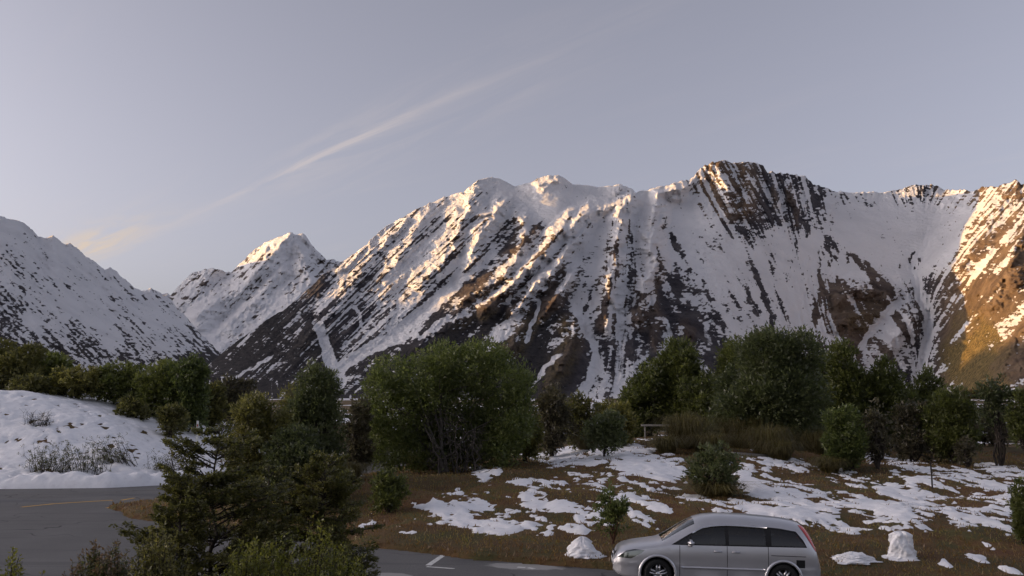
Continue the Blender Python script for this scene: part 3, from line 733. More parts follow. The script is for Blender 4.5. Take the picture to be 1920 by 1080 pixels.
ribbon('bay_marking', [G(800, 1063), G(852, 1067)], .12, white, parent=road, lift=.009)
ribbon('bay_marking', [G(970, 1064), G(985, 1065)], .16, white, parent=road)
ribbon('bay_marking', [G(990, 1065), G(1002, 1067)], .16, white, parent=road)

# ploughed snow along the far side of the road
def berm(name, pts, w, h, seed, label):
    P = []
    for a, b in zip(pts[:-1], pts[1:]):
        n = max(2, int(math.hypot(b[0] - a[0], b[1] - a[1]) / .12))
        for i in range(n): P.append((a[0] + (b[0] - a[0]) * i / n, a[1] + (b[1] - a[1]) * i / n))
    P = np.array(P); T = np.gradient(P, axis=0); T /= np.linalg.norm(T, axis=1)[:, None]; N = np.stack([-T[:, 1], T[:, 0]], -1)
    q = np.linspace(-1, 1, 17)
    X = P[:, 0][:, None] + N[:, 0][:, None] * q * w; Y = P[:, 1][:, None] + N[:, 1][:, None] * q * w
    prof = (1 - np.abs(q) ** 2.2)[None]
    L = .55 + .9 * fbm(X / .8, Y / .8, seed, 4)
    base = np.maximum(ground_z(X, Y), road_z(X, Y)) * .35 + road_z(X, Y) * .65
    Z = base + h * prof * L - .06 * (np.abs(q) > .97) + (fbm(X / .16, Y / .16, seed + 5, 3) - .5) * .12 * prof
    return link(name, mesh_arrays(name, np.stack([X, Y, Z], -1).reshape(-1, 3), grid_faces(*X.shape), True), snow_mat.m, label=label, cat='snow bank')
berm('snow_berm', [(-75, 47.5), (-27, 47.5), (-21.5, 48.2), (-18.2, 50.8), (-15.5, 55.5)], .95, .62, 3, 'long lumpy ridge of ploughed snow along the road below the white hillside')

# ---- lumps of snow
def snow_lump(name, x, y, w, h, seed, label, flare=1.15, group=None, heap=False):
    nu, nv = 72, 36
    th = np.linspace(0, 2 * math.pi, nu, endpoint=False); v = np.linspace(0, 1, nv)
    TH, VV = np.meshgrid(th, v)
    prof = np.where(VV < .8, (flare - (flare - .9) * (VV / .8) ** .8), .9 * np.sqrt(np.clip(1 - ((VV - .8) / .2) ** 2, 0, 1)))
    if heap: prof = (flare + .1) * np.clip(1 - VV, 0, 1) ** .62 + .02
    n = fbm(np.cos(TH) * 1.6 + 5 + seed, np.sin(TH) * 1.6 + VV * 3.2, seed, 4) - .5
    n = n + .35 * (fbm(TH * 2.5 + seed, VV * 7, seed + 3, 3) - .5)
    r = w / 2 * prof * (1 + .75 * n)
    skirt = (VV < .07) * np.maximum(0, vnoise(TH * 3.2 + seed, VV * 0, seed) - .45) * .45 * w
    r = r * (1 + .30 * (fbm(np.cos(TH) * 5 + seed, np.sin(TH) * 5 + VV * 9, seed + 7, 3) - .5)) + skirt
    X = r * np.cos(TH); Y = r * np.sin(TH) * .8; Z = VV * h * (1 + .12 * n) - .06
    V = np.stack([X, Y, Z], -1).reshape(-1, 3)
    V = np.vstack([V, [0, 0, h * .99 - .06]])
    i = np.arange(nu * nv).reshape(nv, nu); j = np.roll(i, -1, 1)
    F = np.stack([i[:-1], j[:-1], j[1:], i[1:]], -1).reshape(-1, 4)
    return link(name, mesh_arrays(name, V, F, True), snow_mat.m, loc=(x, y, gz(x, y) + .02), label=label, cat='snow', group=group)
lx, ly = hit(1692, 1046)
snow_lump('snow_lump', lx, ly, .58, .74, 5, 'tall block-shaped lump of snow standing on the brown turf', 1.22)
lx, ly = hit(1092, 1044)
snow_lump('snow_lump', lx, ly + .15, .72, .52, 9, 'low ragged heap of snow at the edge of the asphalt', 1.3, heap=True)
lx, ly = hit(1600, 1049)
snow_lump('snow_lump', lx, ly, .85, .24, 13, 'flat scrap of snow with a dark stick poking out of it', 1.3, heap=True)
# ------------------------------------------------------------------ plants
def leaf_material(name, dark, mid, light, rough=.55, trans=.4):
    m = NT(name); t = m.attr('tint')
    col = m.ramp(t, [(.0, dark), (.5, mid), (1.0, light)])
    m.base(col, .45); m.b.inputs['Specular IOR Level'].default_value = .6
    tr = m.node('ShaderNodeBsdfTranslucent'); m.l.new(m.mix(1.0, col, (1.7, 1.8, 1.3), 'MULTIPLY'), tr.inputs['Color'])
    mx = m.node('ShaderNodeMixShader'); mx.inputs[0].default_value = trans
    m.l.new(m.b.outputs[0], mx.inputs[1]); m.l.new(tr.outputs[0], mx.inputs[2]); m.l.new(mx.outputs[0], m.out.inputs[0])
    return m.m
LEAF = {
 'green': leaf_material('bright_green_leaves', (.058,.076,.026), (.118,.140,.042), (.20,.215,.08)),
 'grey': leaf_material('grey_green_leaves', (.050,.062,.028), (.098,.112,.050), (.16,.175,.085)),
 'dark': leaf_material('dark_evergreen_leaves', (.042,.050,.018), (.088,.100,.030), (.165,.178,.052)),
 'olive':  leaf_material('olive_leaves', (.064,.064,.022), (.133,.125,.042), (.246,.217,.066)),
 'brown': leaf_material('brown_winter_leaves', (.045,.040,.026), (.090,.078,.050), (.145,.128,.080)),
 'beech': leaf_material('small_beech_leaves', (.050,.056,.018), (.110,.108,.034), (.20,.175,.06)),
 'lime': leaf_material('yellow_green_leaves', (.065,.076,.014), (.145,.150,.026), (.25,.23,.05)),
 'purple': leaf_material('purple_tipped_leaves', (.045,.052,.018), (.092,.098,.030), (.15,.095,.06)),
 'tussock': leaf_material('dry_tussock_blades', (.060,.050,.020), (.125,.102,.040), (.20,.165,.068)),
 'turf': leaf_material('turf_blades', (.115,.058,.026), (.185,.112,.040), (.20,.17,.055)),
}
def bark(name, a, b):
    m = NT(name); p = m.pos((1, 1, .25)); m.base(m.mix(m.noise(p, 14, 5), a, b), .9); m.bump(m.noise(p, 30, 4), .5, .02); return m.m
BARK = {'twig': bark('weathered_twigs', (.045,.038,.034), (.12,.105,.095)), 'grey': bark('grey_bark', (.06,.052,.045), (.17,.15,.135)), 'dark': bark('dark_bark', (.022,.018,.015), (.065,.052,.042)), 'red': bark('reddish_bark', (.05,.022,.014), (.11,.05,.03))}

def leaves(rng, C, dirs, size, aspect, tint, droop=0.0, tri=False):
    """one rhombus per leaf. C centres (n,3), dirs preferred axis (n,3)"""
    n = len(C)
    d = dirs + rng.normal(0, .55, (n, 3)); d[:, 2] -= droop; d /= np.linalg.norm(d, axis=1)[:, None] + 1e-9
    r = rng.normal(0, .6, (n, 3)); r[:, 2] += 1.0; s = np.cross(d, r); s /= np.linalg.norm(s, axis=1)[:, None] + 1e-9
    L = (size * rng.uniform(.6, 1.35, n))[:, None]; W = L * aspect
    nrm = np.cross(d, s)
    a = C; b = C + d * L * .5 + s * W * .5 + nrm * L * .06; c = C + d * L; e = C + d * L * .5 - s * W * .5 + nrm * L * .06
    if tri:
        V = np.stack([C - s * W * .55, C + s * W * .55, c + d * L * .1], 1).reshape(-1, 3)
        return V, np.arange(3 * n).reshape(n, 3), np.repeat(tint, 3)
    V = np.stack([a, b, c, e], 1).reshape(-1, 3)
    F = np.arange(4 * n).reshape(n, 4)
    return V, F, np.repeat(tint, 4)

def tube(p0, p1, r0, r1, sides=5):
    p0 = np.array(p0, float); p1 = np.array(p1, float); d = p1 - p0; L = np.linalg.norm(d); d = d / (L + 1e-9)
    a = np.cross(d, [0, 0, 1.] if abs(d[2]) < .9 else [1., 0, 0]); a /= np.linalg.norm(a); b = np.cross(d, a)
    th = np.linspace(0, 2 * math.pi, sides, endpoint=False)
    ring = np.cos(th)[:, None] * a + np.sin(th)[:, None] * b
    return np.vstack([p0 + ring * r0, p1 + ring * r1]), np.array([(i, (i + 1) % sides, sides + (i + 1) % sides, sides + i) for i in range(sides)])
class Wood:
    def __init__(s): s.V = []; s.F = []; s.n = 0
    def seg(s, p0, p1, r0, r1, sides=5):
        V, F = tube(p0, p1, r0, r1, sides); s.V.append(V); s.F.append(F + s.n); s.n += len(V)
    def path(s, P, r0, r1, sides=5):
        n = len(P) - 1
        for i in range(n):
            s.seg(P[i], P[i + 1], r0 + (r1 - r0) * i / n, r0 + (r1 - r0) * (i + 1) / n, sides)
    def mesh(s, name): return mesh_arrays(name, np.vstack(s.V), np.vstack(s.F), True)
def wander(rng, a, b, n, amp):
    a = np.array(a, float); b = np.array(b, float); t = np.linspace(0, 1, n + 1)[:, None]
    P = a + (b - a) * t; j = rng.normal(0, amp, (n + 1, 3)) * np.sin(np.pi * t); return P + j

def bushy(rng, W, H, D, skirt, nlobes, nclump, nleaf, lsize, aspect=.62, tintbase=.5, lobes=None, up=.35, gap=.0, trunk_r=.10, bare=None, stems=3, droop=.0):
    """crown of leaf clumps on the outside of several uneven lobes, on branching stems. returns wood mesh arrays + crown arrays (local, base at origin)"""
    if lobes is None:
        lobes = []
        for i in range(nlobes):
            a = rng.uniform(0, 2 * math.pi); rr = math.sqrt(rng.uniform(0, 1)) * .62
            zc = rng.uniform(skirt + .12, .84)
            env = math.sqrt(max(.08, 1 - ((zc - .45) / .62) ** 2))
            r = rng.uniform(.17, .38)
            lobes.append((math.cos(a) * rr * env * .5, math.sin(a) * rr * env * .5, zc, r * .52, r * .52, r * rng.uniform(.38, .6)))
        lobes.append((rng.uniform(-.12, .12), 0, .76, .22, .22, .24)); lobes.append((0, 0, .42, .36, .36, .34))
    lo = np.array([(l[0] * W, l[1] * D, l[2] * H, l[3] * W, l[4] * D, l[5] * H) for l in lobes])
    vol = lo[:, 3] * lo[:, 5] + .02; pick = rng.choice(len(lo), nclump, p=vol / vol.sum())
    u = rng.normal(size=(nclump, 3)); u /= np.linalg.norm(u, axis=1)[:, None]
    rad = rng.uniform(.35, 1.0, nclump) ** .45 * rng.uniform(.85, 1.12, nclump)
    C = lo[pick, :3] + u * lo[pick, 3:] * rad[:, None]
    ok = (C[:, 2] > skirt * H * rng.uniform(.6, 1.3, nclump)) & (C[:, 2] > .08)
    if bare is not None:
        ok &= ~((np.hypot((C[:, 0] - bare[0] * W) / (bare[3] * W), (C[:, 2] - bare[2] * H) / (bare[4] * H)) < 1) & (C[:, 1] < bare[1] * D))
    C = C[ok]; u = u[ok]
    cr = rng.uniform(.6, 1.4, len(C)) * min(W, H) * .055 + lsize * .6
    ct = np.clip(tintbase + rng.normal(0, .17, len(C)), 0, 1)
    k = rng.integers(int(nleaf * .6), int(nleaf * 1.4) + 1, len(C))
    idx = np.repeat(np.arange(len(C)), k)
    off = rng.normal(size=(len(idx), 3)); off /= np.linalg.norm(off, axis=1)[:, None]; off *= (rng.uniform(0, 1, len(idx)) ** .5)[:, None]
    P = C[idx] + off * cr[idx][:, None] * np.array([1, 1, .8])
    dirs = u[idx] * .6 + off * .6; dirs[:, 2] += up
    P[:, 2] = np.maximum(P[:, 2], .03)
    V, F, T = leaves(rng, P, dirs, lsize, aspect, np.clip(ct[idx] + rng.normal(0, .12, len(idx)), 0, 1), droop, tri=True)
    w = Wood()
    for sI in range(stems):
        a = rng.uniform(0, 2 * math.pi); base = np.array([math.cos(a) * .04 * W * (stems > 1), math.sin(a) * .04 * W * (stems > 1), -.12])
        forks = [base]
        tgt = lo[sI % len(lo), :3] * np.array([.6, .6, .75])
        tr = wander(rng, base, tgt, 5, .03 * H); w.path(tr, trunk_r * (.7 if stems > 1 else 1), trunk_r * .4, 6)
        for j in range(max(5, 26 // stems)):
            c = C[rng.integers(len(C))] if len(C) else tgt
            st_ = tr[rng.integers(1, len(tr))]
            w.path(wander(rng, st_, c, 4, .03 * H), trunk_r * .28, trunk_r * .06, 4)
    return w, V, F, T

TREE_CACHE = {}
def add_tree(name, label, cat, X, Y, wood, V, F, T, leaf, barkm, rot=0.0, crown='crown', group=None, z=None):
    root = link(name, None, loc=(X, Y, gz(X, Y) if z is None else z), label=label, cat=cat, group=group)
    root.rotation_euler = (0, 0, rot); root.empty_display_size = .3
    if wood.V: link('trunk', wood.mesh('trunk'), BARK[barkm], root)
    if V is not None: link(crown, mesh_arrays(crown, V, F, False, {'tint': T}), LEAF[leaf], root)
    return root
def px_place(px, Y, top):
    """position and height of a plant whose foot stands on the ground at distance Y, seen under pixel column px with its top at row top"""
    r = ray(px, top); X = Y * r[0] / r[1]
    z0 = gz(X, Y); return X, z0, CAM_Z + Y * r[2] / r[1] - z0
def tree(px, Y, top, wpx, leaf, label, name='shrub', cat='shrub', seed=1, n=None, lsize=None, barkm='dark', dens=1.0, group=None, dfac=.85, **kw):
    rng = np.random.default_rng(seed)
    X, z0, H = px_place(px, Y, top); W = wpx / F_PX * Y
    ls = lsize or Y * .0034
    area = W * H
    nclump = int((n or 1.0) * np.clip(area / (ls * ls) * 1.5, 160, 3400) * dens)
    args = dict(skirt=.0, nlobes=14, nclump=nclump, nleaf=14, lsize=ls); args.update(kw)
    w, V, F, T = bushy(rng, W, H, W * dfac, **args)
    return add_tree(name, label, cat, X, Y, w, V, F, T, leaf, barkm, group=group, z=z0)

# --- the big bright green tree with a tangle of bare branches low in its crown
big_lobes = [(-.35,0,.74,.13,.3,.14),(-.40,.0,.60,.13,.3,.16),(-.28,.05,.40,.22,.35,.24),(-.15,.0,.70,.17,.35,.20),(-.05,0,.86,.14,.3,.11),(.12,0,.80,.20,.35,.16),(.22,0,.87,.14,.3,.12),(.34,0,.66,.18,.35,.20),(.40,.0,.42,.13,.3,.24),(.30,.1,.30,.17,.35,.2),(0,.22,.45,.34,.3,.4),(-.36,0,.22,.16,.3,.2),(.42,.1,.62,.09,.2,.12),(-.1,-.05,.55,.14,.3,.14),(.05,.30,.26,.34,.28,.26),(-.2,.1,.16,.2,.3,.16),(.32,.05,.16,.14,.3,.16),(-.46,0,.42,.08,.2,.14)]
rng = np.random.default_rng(11)
X, z0, H = px_place(842, 44, 636); W = 305 / F_PX * 44
w, V, F, T = bushy(rng, W, H, W * .8, .0, 0, 3700, 16, .15, lobes=big_lobes, trunk_r=.16, bare=(.06, -.02, .34, .19, .19), stems=5)
big = add_tree('broadleaf_tree', 'large rounded bright green tree with a tangle of bare grey branches low in its crown', 'tree', X, 44, w, V, F, T, 'green', 'grey', z=z0)
w = Wood()
for i in range(150):
    a = np.array([rng.uniform(-.12, .22) * W, rng.uniform(-.32, -.02) * W, rng.uniform(.03, .45) * H])
    b = a + np.array([rng.normal(0, .45), rng.normal(-.15, .25), rng.normal(.25, .4)]); b[2] = max(b[2], .05)
    w.path(wander(rng, a, b, 4, .06), .016, .005, 3)
for i in range(9):
    a = np.array([rng.uniform(-.05, .2) * W, rng.uniform(-.2, 0) * W, -.05]); b = a + np.array([rng.normal(0, .5), rng.normal(-.3, .3), rng.uniform(1.2, 2.6)])
    w.path(wander(rng, a, b, 6, .12), .05, .018, 5)
link('bare_branches', w.mesh('bare_branches'), BARK['twig'], big, kind='stuff')

# --- island and bank
tree(596, 38, 683, 150, 'grey', 'tall grey-green tree behind the slim beech, higher of the two joined crowns', 'broadleaf_tree', 'tree', 21, stems=3)
tree(490, 36, 738, 165, 'olive', 'broad olive-green bush beside the tall grey-green tree, lower of the joined crowns', 'bush', 'bush', 22)
tree(545, 34.5, 800, 160, 'grey', 'dull grey-green bush at the foot of the tall grey-green tree', 'bush', 'bush', 23, tintbase=.25)
tree(672, 42, 745, 80, 'brown', 'thin brown bush between the grey-green tree and the big bright green tree', 'bush', 'bush', 24, dens=.6)
tree(728, 31.5, 880, 95, 'dark', 'dark green clump on the brown bank below the big green tree', 'shrub', 'shrub', 25, tintbase=.6)
tree(620, 33, 845, 95, 'olive', 'low brownish olive shrub on the bank beside a scrap of snow', 'shrub', 'shrub', 26, tintbase=.3)
tree(1035, 51, 722, 95, 'brown', 'loose brown scrub right of the big bright green tree', 'shrub', 'shrub', 27, dens=.7)
tree(985, 47, 760, 80, 'olive', 'olive shrub tucked against the big bright green tree', 'shrub', 'shrub', 28)
tree(1085, 53, 738, 80, 'olive', 'straggly olive-brown shrub before the foot of the snow gully', 'shrub', 'shrub', 29, tintbase=.3, dens=.7)
tree(1165, 51, 748, 70, 'olive', 'yellowish olive shrub beside the dark evergreens', 'shrub', 'shrub', 30, tintbase=.75)
tree(1132, 46, 770, 105, 'grey', 'small round grey-green shrub on a short trunk at the top of the snow patch', 'shrub', 'shrub', 31, skirt=.2, stems=1, trunk_r=.07, dens=.8)
tree(1212, 66, 668, 130, 'dark', 'dark evergreen at the outer end of the clump behind the timber rail', 'evergreen_tree', 'tree', 32, dfac=.9)
tree(1285, 66, 634, 150, 'dark', 'tallest dark evergreen in the clump behind the timber rail', 'evergreen_tree', 'tree', 33)
tree(1362, 64, 632, 130, 'dark', 'dark evergreen beside the large grey-green tree', 'evergreen_tree', 'tree', 34, tintbase=.62)
tree(1455, 53, 612, 235, 'grey', 'largest dull grey-green tree behind the golden tussock grass', 'broadleaf_tree', 'tree', 35, n=1.25, stems=4, trunk_r=.14, tintbase=.42)
tree(1385, 55, 690, 130, 'grey', 'grey-green bush leaning out of the largest dull tree over the tussock', 'bush', 'bush', 36, tintbase=.3)
tree(1590, 60, 640, 120, 'dark', 'dark evergreen just right of the largest dull tree', 'evergreen_tree', 'tree', 37)
tree(1668, 60, 668, 130, 'dark', 'dark evergreen with a ragged top below the sunlit knoll', 'evergreen_tree', 'tree', 38, dens=.85)
tree(1582, 43, 762, 105, 'green', 'mid-green rounded bush at the edge of the snowy lawn', 'bush', 'bush', 39, tintbase=.35)
tree(1640, 43.5, 748, 72, 'brown', 'grey-brown nearly leafless bush beside the mid-green rounded bush', 'bush', 'bush', 40, dens=.35, stems=5)
tree(1705, 49, 742, 90, 'brown', 'thin brown bush in front of the dark evergreens', 'bush', 'bush', 41, dens=.45, tintbase=.3)
tree(1782, 48, 728, 140, 'dark', 'rounded dark green tree standing alone behind the snowy lawn', 'broadleaf_tree', 'tree', 42, tintbase=.55)
tree(1862, 46, 705, 80, 'grey', 'sparse small tree with several bare trunks on the snowy lawn', 'small_tree', 'tree', 43, skirt=.45, dens=.28, stems=4, trunk_r=.09, tintbase=.25)
tree(1912, 44, 725, 62, 'dark', 'dark leafy tree on thin trunks beside the sparse small tree', 'small_tree', 'tree', 44, skirt=.3, dens=.8, stems=2)
tree(1812, 45.5, 820, 55, 'brown', 'low brown thicket under the lone dark tree', 'shrub', 'shrub', 45, dens=.35)
tree(1912, 27, 893, 62, 'dark', 'small leafy dark bush on the turf near the tall lump of snow', 'bush', 'bush', 46, tintbase=.6)
tree(1335, 35, 830, 125, 'grey', 'grey-green shrub with scraps of snow in it, in the middle of the bank', 'shrub', 'shrub', 47, dens=.5, tintbase=.5, stems=5)
tree(1148, 26.3, 905, 78, 'green', 'young green sapling on a reddish stem beside the parked car', 'sapling', 'sapling', 48, skirt=.18, stems=3, trunk_r=.032, barkm='red', dens=.42, tintbase=.4)
tree(2010, 46, 690, 150, 'dark', 'dark tree beyond the leafy tree on thin trunks', 'broadleaf_tree', 'tree', 49)
tree(1730, 62, 690, 110, 'dark', 'dark evergreen between the ragged evergreen and the lone rounded tree', 'evergreen_tree', 'tree', 50, tintbase=.4)

# --- scrub closing the view behind the clump and the lawn
for i, (px, Y, top, wp, lf, lab) in enumerate([
  (960, 72, 745, 130, 'olive', 'low olive scrub seen past the flank of the big bright green tree'),
  (1060, 76, 752, 120, 'brown', 'low brown scrub at the foot of the snow gully'),
  (1150, 74, 752, 110, 'olive', 'low olive scrub left of the dark evergreen clump'),
  (1250, 76, 690, 170, 'dark', 'dark tree filling the middle of the evergreen clump'),
  (1420, 68, 650, 170, 'dark', 'dark tree half hidden behind the largest dull tree'),
  (1530, 70, 660, 150, 'dark', 'dark tree between the largest dull tree and the evergreens'),
  (1640, 66, 690, 170, 'dark', 'wide dark tree behind the nearly leafless bush'),
  (1740, 68, 735, 150, 'dark', 'low dark thicket behind the lone rounded tree'),
  (1610, 63, 720, 150, 'dark', 'dark bush filling in behind the mid-green rounded bush'),
  (1320, 62, 700, 120, 'dark', 'dark bush low between the evergreen clump and the largest dull tree'),
  (1500, 58, 735, 130, 'grey', 'grey-green bush at the skirt of the largest dull tree'),
  (1850, 70, 760, 150, 'brown', 'brown scrub seen between the bare trunks'),
  (1950, 62, 740, 150, 'dark', 'dark thicket beyond the leafy tree on thin trunks'),
  (700, 70, 742, 120, 'brown', 'low brown scrub seen between the two big trees'),
  (560, 72, 720, 130, 'olive', 'olive scrub behind the tall grey-green tree')]):
    tree(px, Y, top, wp, lf, lab, 'scrub_bush', 'bush', 130 + i, tintbase=.5, group='scrub behind the trees', dens=.58)

# --- belt along the snowy hillside
for i, (px, Y, top, wp, lf, tb, lab) in enumerate([
  (-70, 70, 618, 190, 'olive', .4, 'olive bush at the upper end of the belt above the snowy hillside'),
  (22, 70, 638, 170, 'olive', .45, 'tall olive-brown bush on the crest of the snowy hillside'),
  (92, 73, 662, 150, 'dark', .8, 'dark bush between the olive bushes above the snowy hillside'),
  (135, 66, 688, 150, 'olive', .6, 'yellowish olive bush nearest the snow on the hillside crest'),
  (225, 68, 678, 150, 'dark', .75, 'dark green bush in the middle of the belt above the hillside'),
  (300, 67, 676, 150, 'dark', .9, 'wide deep green bush above the end of the snowy hillside'),
  (355, 66, 666, 110, 'green', .2, 'tallest green bush of the belt, near the white marker post'),
  (398, 72, 716, 90, 'olive', .35, 'small olive bush past the white marker post'),
  (445, 76, 706, 110, 'brown', .3, 'brownish bush behind the broad olive-green bush'),
  (325, 61, 758, 70, 'olive', .35, 'low olive shrub at the snow edge beside the white marker post'),
  (250, 63, 745, 90, 'olive', .3, 'low dull shrub at the upper snow edge'),
  (60, 64.5, 705, 110, 'olive', .35, 'low olive shrub rooted on the hillside crest')]):
    tree(px, Y, top, wp, lf, lab, 'bush', 'bush', 60 + i, tintbase=tb, group='bushes along the snowy hillside')

# --- leafless shrubs poking out of the hillside snow
def twiggy(px, py, wpx, hpx, seed, label, lean=0.0, leafn=160):
    rng = np.random.default_rng(seed); X, Y = hit(px, py); W = wpx / F_PX * Y; H = hpx / F_PX * Y
    w = Wood(); tips = []
    for i in range(46):
        a = np.array([rng.uniform(-.42, .42) * W, rng.uniform(-.3, .3), -.08]); b = a + np.array([rng.normal(lean, .22) * W * .5, rng.normal(0, .2), rng.uniform(.4, 1) * H])
        P = wander(rng, a, b, 4, .05); w.path(P, .016, .006, 3)
        for j in range(4):
            s = P[rng.integers(1, 5)]; e = s + np.array([rng.normal(lean * .3, .22), rng.normal(0, .15), rng.uniform(.02, .28)]); w.seg(s, e, .008, .003, 3); tips.append(e)
    tips = np.array(tips); C = tips[rng.integers(0, len(tips), leafn * 5)] + rng.normal(0, .05, (leafn * 5, 3)); C[:, 2] = np.maximum(C[:, 2], .02)
    V, F, T = leaves(rng, C, np.tile([[0, 0, .6]], (len(C), 1)), .075, .5, rng.uniform(0, .8, len(C)))
    add_tree('leafless_shrub', label, 'shrub', X, Y, w, V, F, T, 'purple', 'dark', crown='dry_leaves', group='leafless shrubs in the snow')
twiggy(90, 889, 90, 50, 81, 'leafless dark shrub behind the ploughed snow, at the outer end of the row', leafn=420)
twiggy(160, 889, 95, 54, 82, 'wide leafless dark shrub in the middle of the row behind the ploughed snow', leafn=420)
twiggy(232, 872, 60, 52, 83, 'dark leaning shrub on the snow slope', lean=-.8, leafn=260)
twiggy(312, 888, 70, 40, 84, 'leafless shrub by the snow ridge where the road bends')
twiggy(70, 800, 50, 30, 85, 'few thin dry stems high on the snowy hillside', leafn=12)

# --- tussock grass
def tussock(px, py, wpx, hpx, seed, label, leaf='tussock', n=1500, group='tussock grass clumps'):
    rng = np.random.default_rng(seed); X, Y = hit(px, py); W = wpx / F_PX * Y; H = hpx / F_PX * Y
    m = n; a = rng.uniform(0, 2 * math.pi, m); rr = np.sqrt(rng.uniform(0, 1, m))
    b0 = np.stack([np.cos(a) * rr * W * .26, np.sin(a) * rr * W * .26, np.full(m, -.03)], -1)
    out = np.stack([np.cos(a) * (.15 + rr), np.sin(a) * (.15 + rr), np.zeros(m)], -1) + rng.normal(0, .42, (m, 3)) * [1, 1, 0]
    L = rng.uniform(.45, 1.2, m)[:, None]
    p1 = b0 + out * W * .12 * L + np.array([0, 0, 1]) * H * .72 * L
    p2 = b0 + out * W * .30 * L + np.array([0, 0, 1]) * H * .92 * L * (1 - .22 * rr[:, None])
    p3 = b0 + out * W * .42 * L + np.array([0, 0, 1]) * H * .72 * L * (1 - .45 * rr[:, None])
    sd = np.cross(out, [0, 0, 1]); sd /= np.linalg.norm(sd, axis=1)[:, None] + 1e-9; wd = sd * .011
    V = np.stack([b0 - wd, b0 + wd, p1 + wd, p1 - wd, p2 + wd * .7, p2 - wd * .7, p3 + wd * .2, p3 - wd * .2], 1).reshape(-1, 3)
    i = np.arange(m)[:, None] * 8
    F = np.concatenate([i + [0, 1, 2, 3], i + [3, 2, 4, 5], i + [5, 4, 6, 7]], 0)
    T = np.repeat(np.clip(rng.normal(.5, .22, m), 0, 1), 8)
    link('tussock_grass', mesh_arrays('tussock_grass', V, F, False, {'tint': T}), LEAF[leaf], loc=(X, Y, gz(X, Y)), label=label, cat='tussock', group=group)
for i, a in enumerate([(1285, 838, 100, 66, 'golden tussock clump at the end of the timber rail'), (1335, 828, 120, 72, 'golden-brown tussock clump under the grey-green bush'), (1395, 842, 110, 66, 'wide golden tussock clump beside the snow-flecked shrub'), (1440, 856, 95, 62, 'greenish tussock clump behind the weathered plank'), (1488, 845, 90, 58, 'tussock clump in front of the largest dull tree'), (1462, 862, 70, 40, 'small rounded tussock at the end of the weathered plank'), (1530, 850, 70, 44, 'tussock clump beside the mid-green rounded bush'), (1250, 850, 60, 34, 'low brown tussock at the upper edge of the snow patch'), (1330, 850, 90, 40, 'low brown tussock just above the snow-flecked shrub'), (1555, 885, 60, 30, 'low tussock below the mid-green rounded bush'), (1100, 842, 60, 30, 'low tussock by the small round grey-green shrub'), (650, 905, 80, 40, 'brown tussock on the bank near the dark green clump'), (790, 880, 90, 34, 'brown tussock at the foot of the big bright green tree'), (880, 870, 90, 30, 'flattened brown tussock under the bare grey branches'), (1340, 928, 110, 30, 'brown grass skirt below the snow-flecked shrub')]):
    tussock(*a[:4], 100 + i, a[4], n=950)

# --- near bed: slim beech with level sprays, and shrubs
def beech(px, Y, top, wpx, seed, label, leaf='beech', base_w=1.0, nb=60):
    rng = np.random.default_rng(seed); X, z0, H = px_place(px, Y, top); W = wpx / F_PX * Y
    w = Wood(); tr = wander(rng, (0, 0, -.1), (rng.normal(0, .05), 0, H * .97), 10, .05); w.path(tr, .05, .008, 6)
    C = []; D = []
    for i in range(nb):
        h = rng.uniform(.08, .98); k = h * 10; p = tr[int(k)] + (tr[min(10, int(k) + 1)] - tr[int(k)]) * (k % 1)
        a = rng.uniform(0, 2 * math.pi); L = W * .52 * (1 - h) ** .5 * rng.uniform(.45, 1.25) + .10
        d = np.array([math.cos(a), math.sin(a), rng.uniform(.05, .75)])
        e = p + d * L; br = wander(rng, p, e, 5, .02); w.path(br, .013, .004, 4)
        for j in range(int(9 + L * 26)):
            t = rng.uniform(.25, 1) ; q = p + (e - p) * t
            sa = a + rng.choice([-1, 1]) * rng.uniform(.4, 1.1); sl_ = L * .36 * (1.15 - t) + .07
            sd = np.array([math.cos(sa), math.sin(sa), rng.uniform(-.02, .32)]); qe = q + sd * sl_
            if j % 2 == 0: w.seg(q, qe, .005, .002, 3)
            m = 13
            tt = rng.uniform(.1, 1.05, m)[:, None]
            C.append(q + (qe - q) * tt + rng.normal(0, .016, (m, 3))); D.append(np.tile(sd, (m, 1)))
    C = np.vstack(C); D = np.vstack(D)
    tint = np.clip(.45 + .5 * (fbm(C[:, 0] * 3 + 9, C[:, 2] * 3, seed, 2) - .5) + rng.normal(0, .16, len(C)), 0, 1)
    V, F, T = leaves(rng, C, D, .052, .6, tint)
    r = add_tree('beech_sapling', label, 'tree', X, Y, w, V, F, T, leaf, 'dark', z=z0)
    return r, H, W
beech(402, 15.5, 792, 270, 201, 'slim beech with level layered sprays standing before the road bend', nb=135)
beech(330, 14.6, 905, 130, 202, 'short brownish beech beside the slim layered beech', nb=64)
beech(612, 17.2, 850, 210, 203, 'dark layered beech between the slim beech and the parking bay', nb=120)
beech(500, 17.5, 872, 150, 204, 'low brownish beech filling in right of the slim layered beech', nb=70)
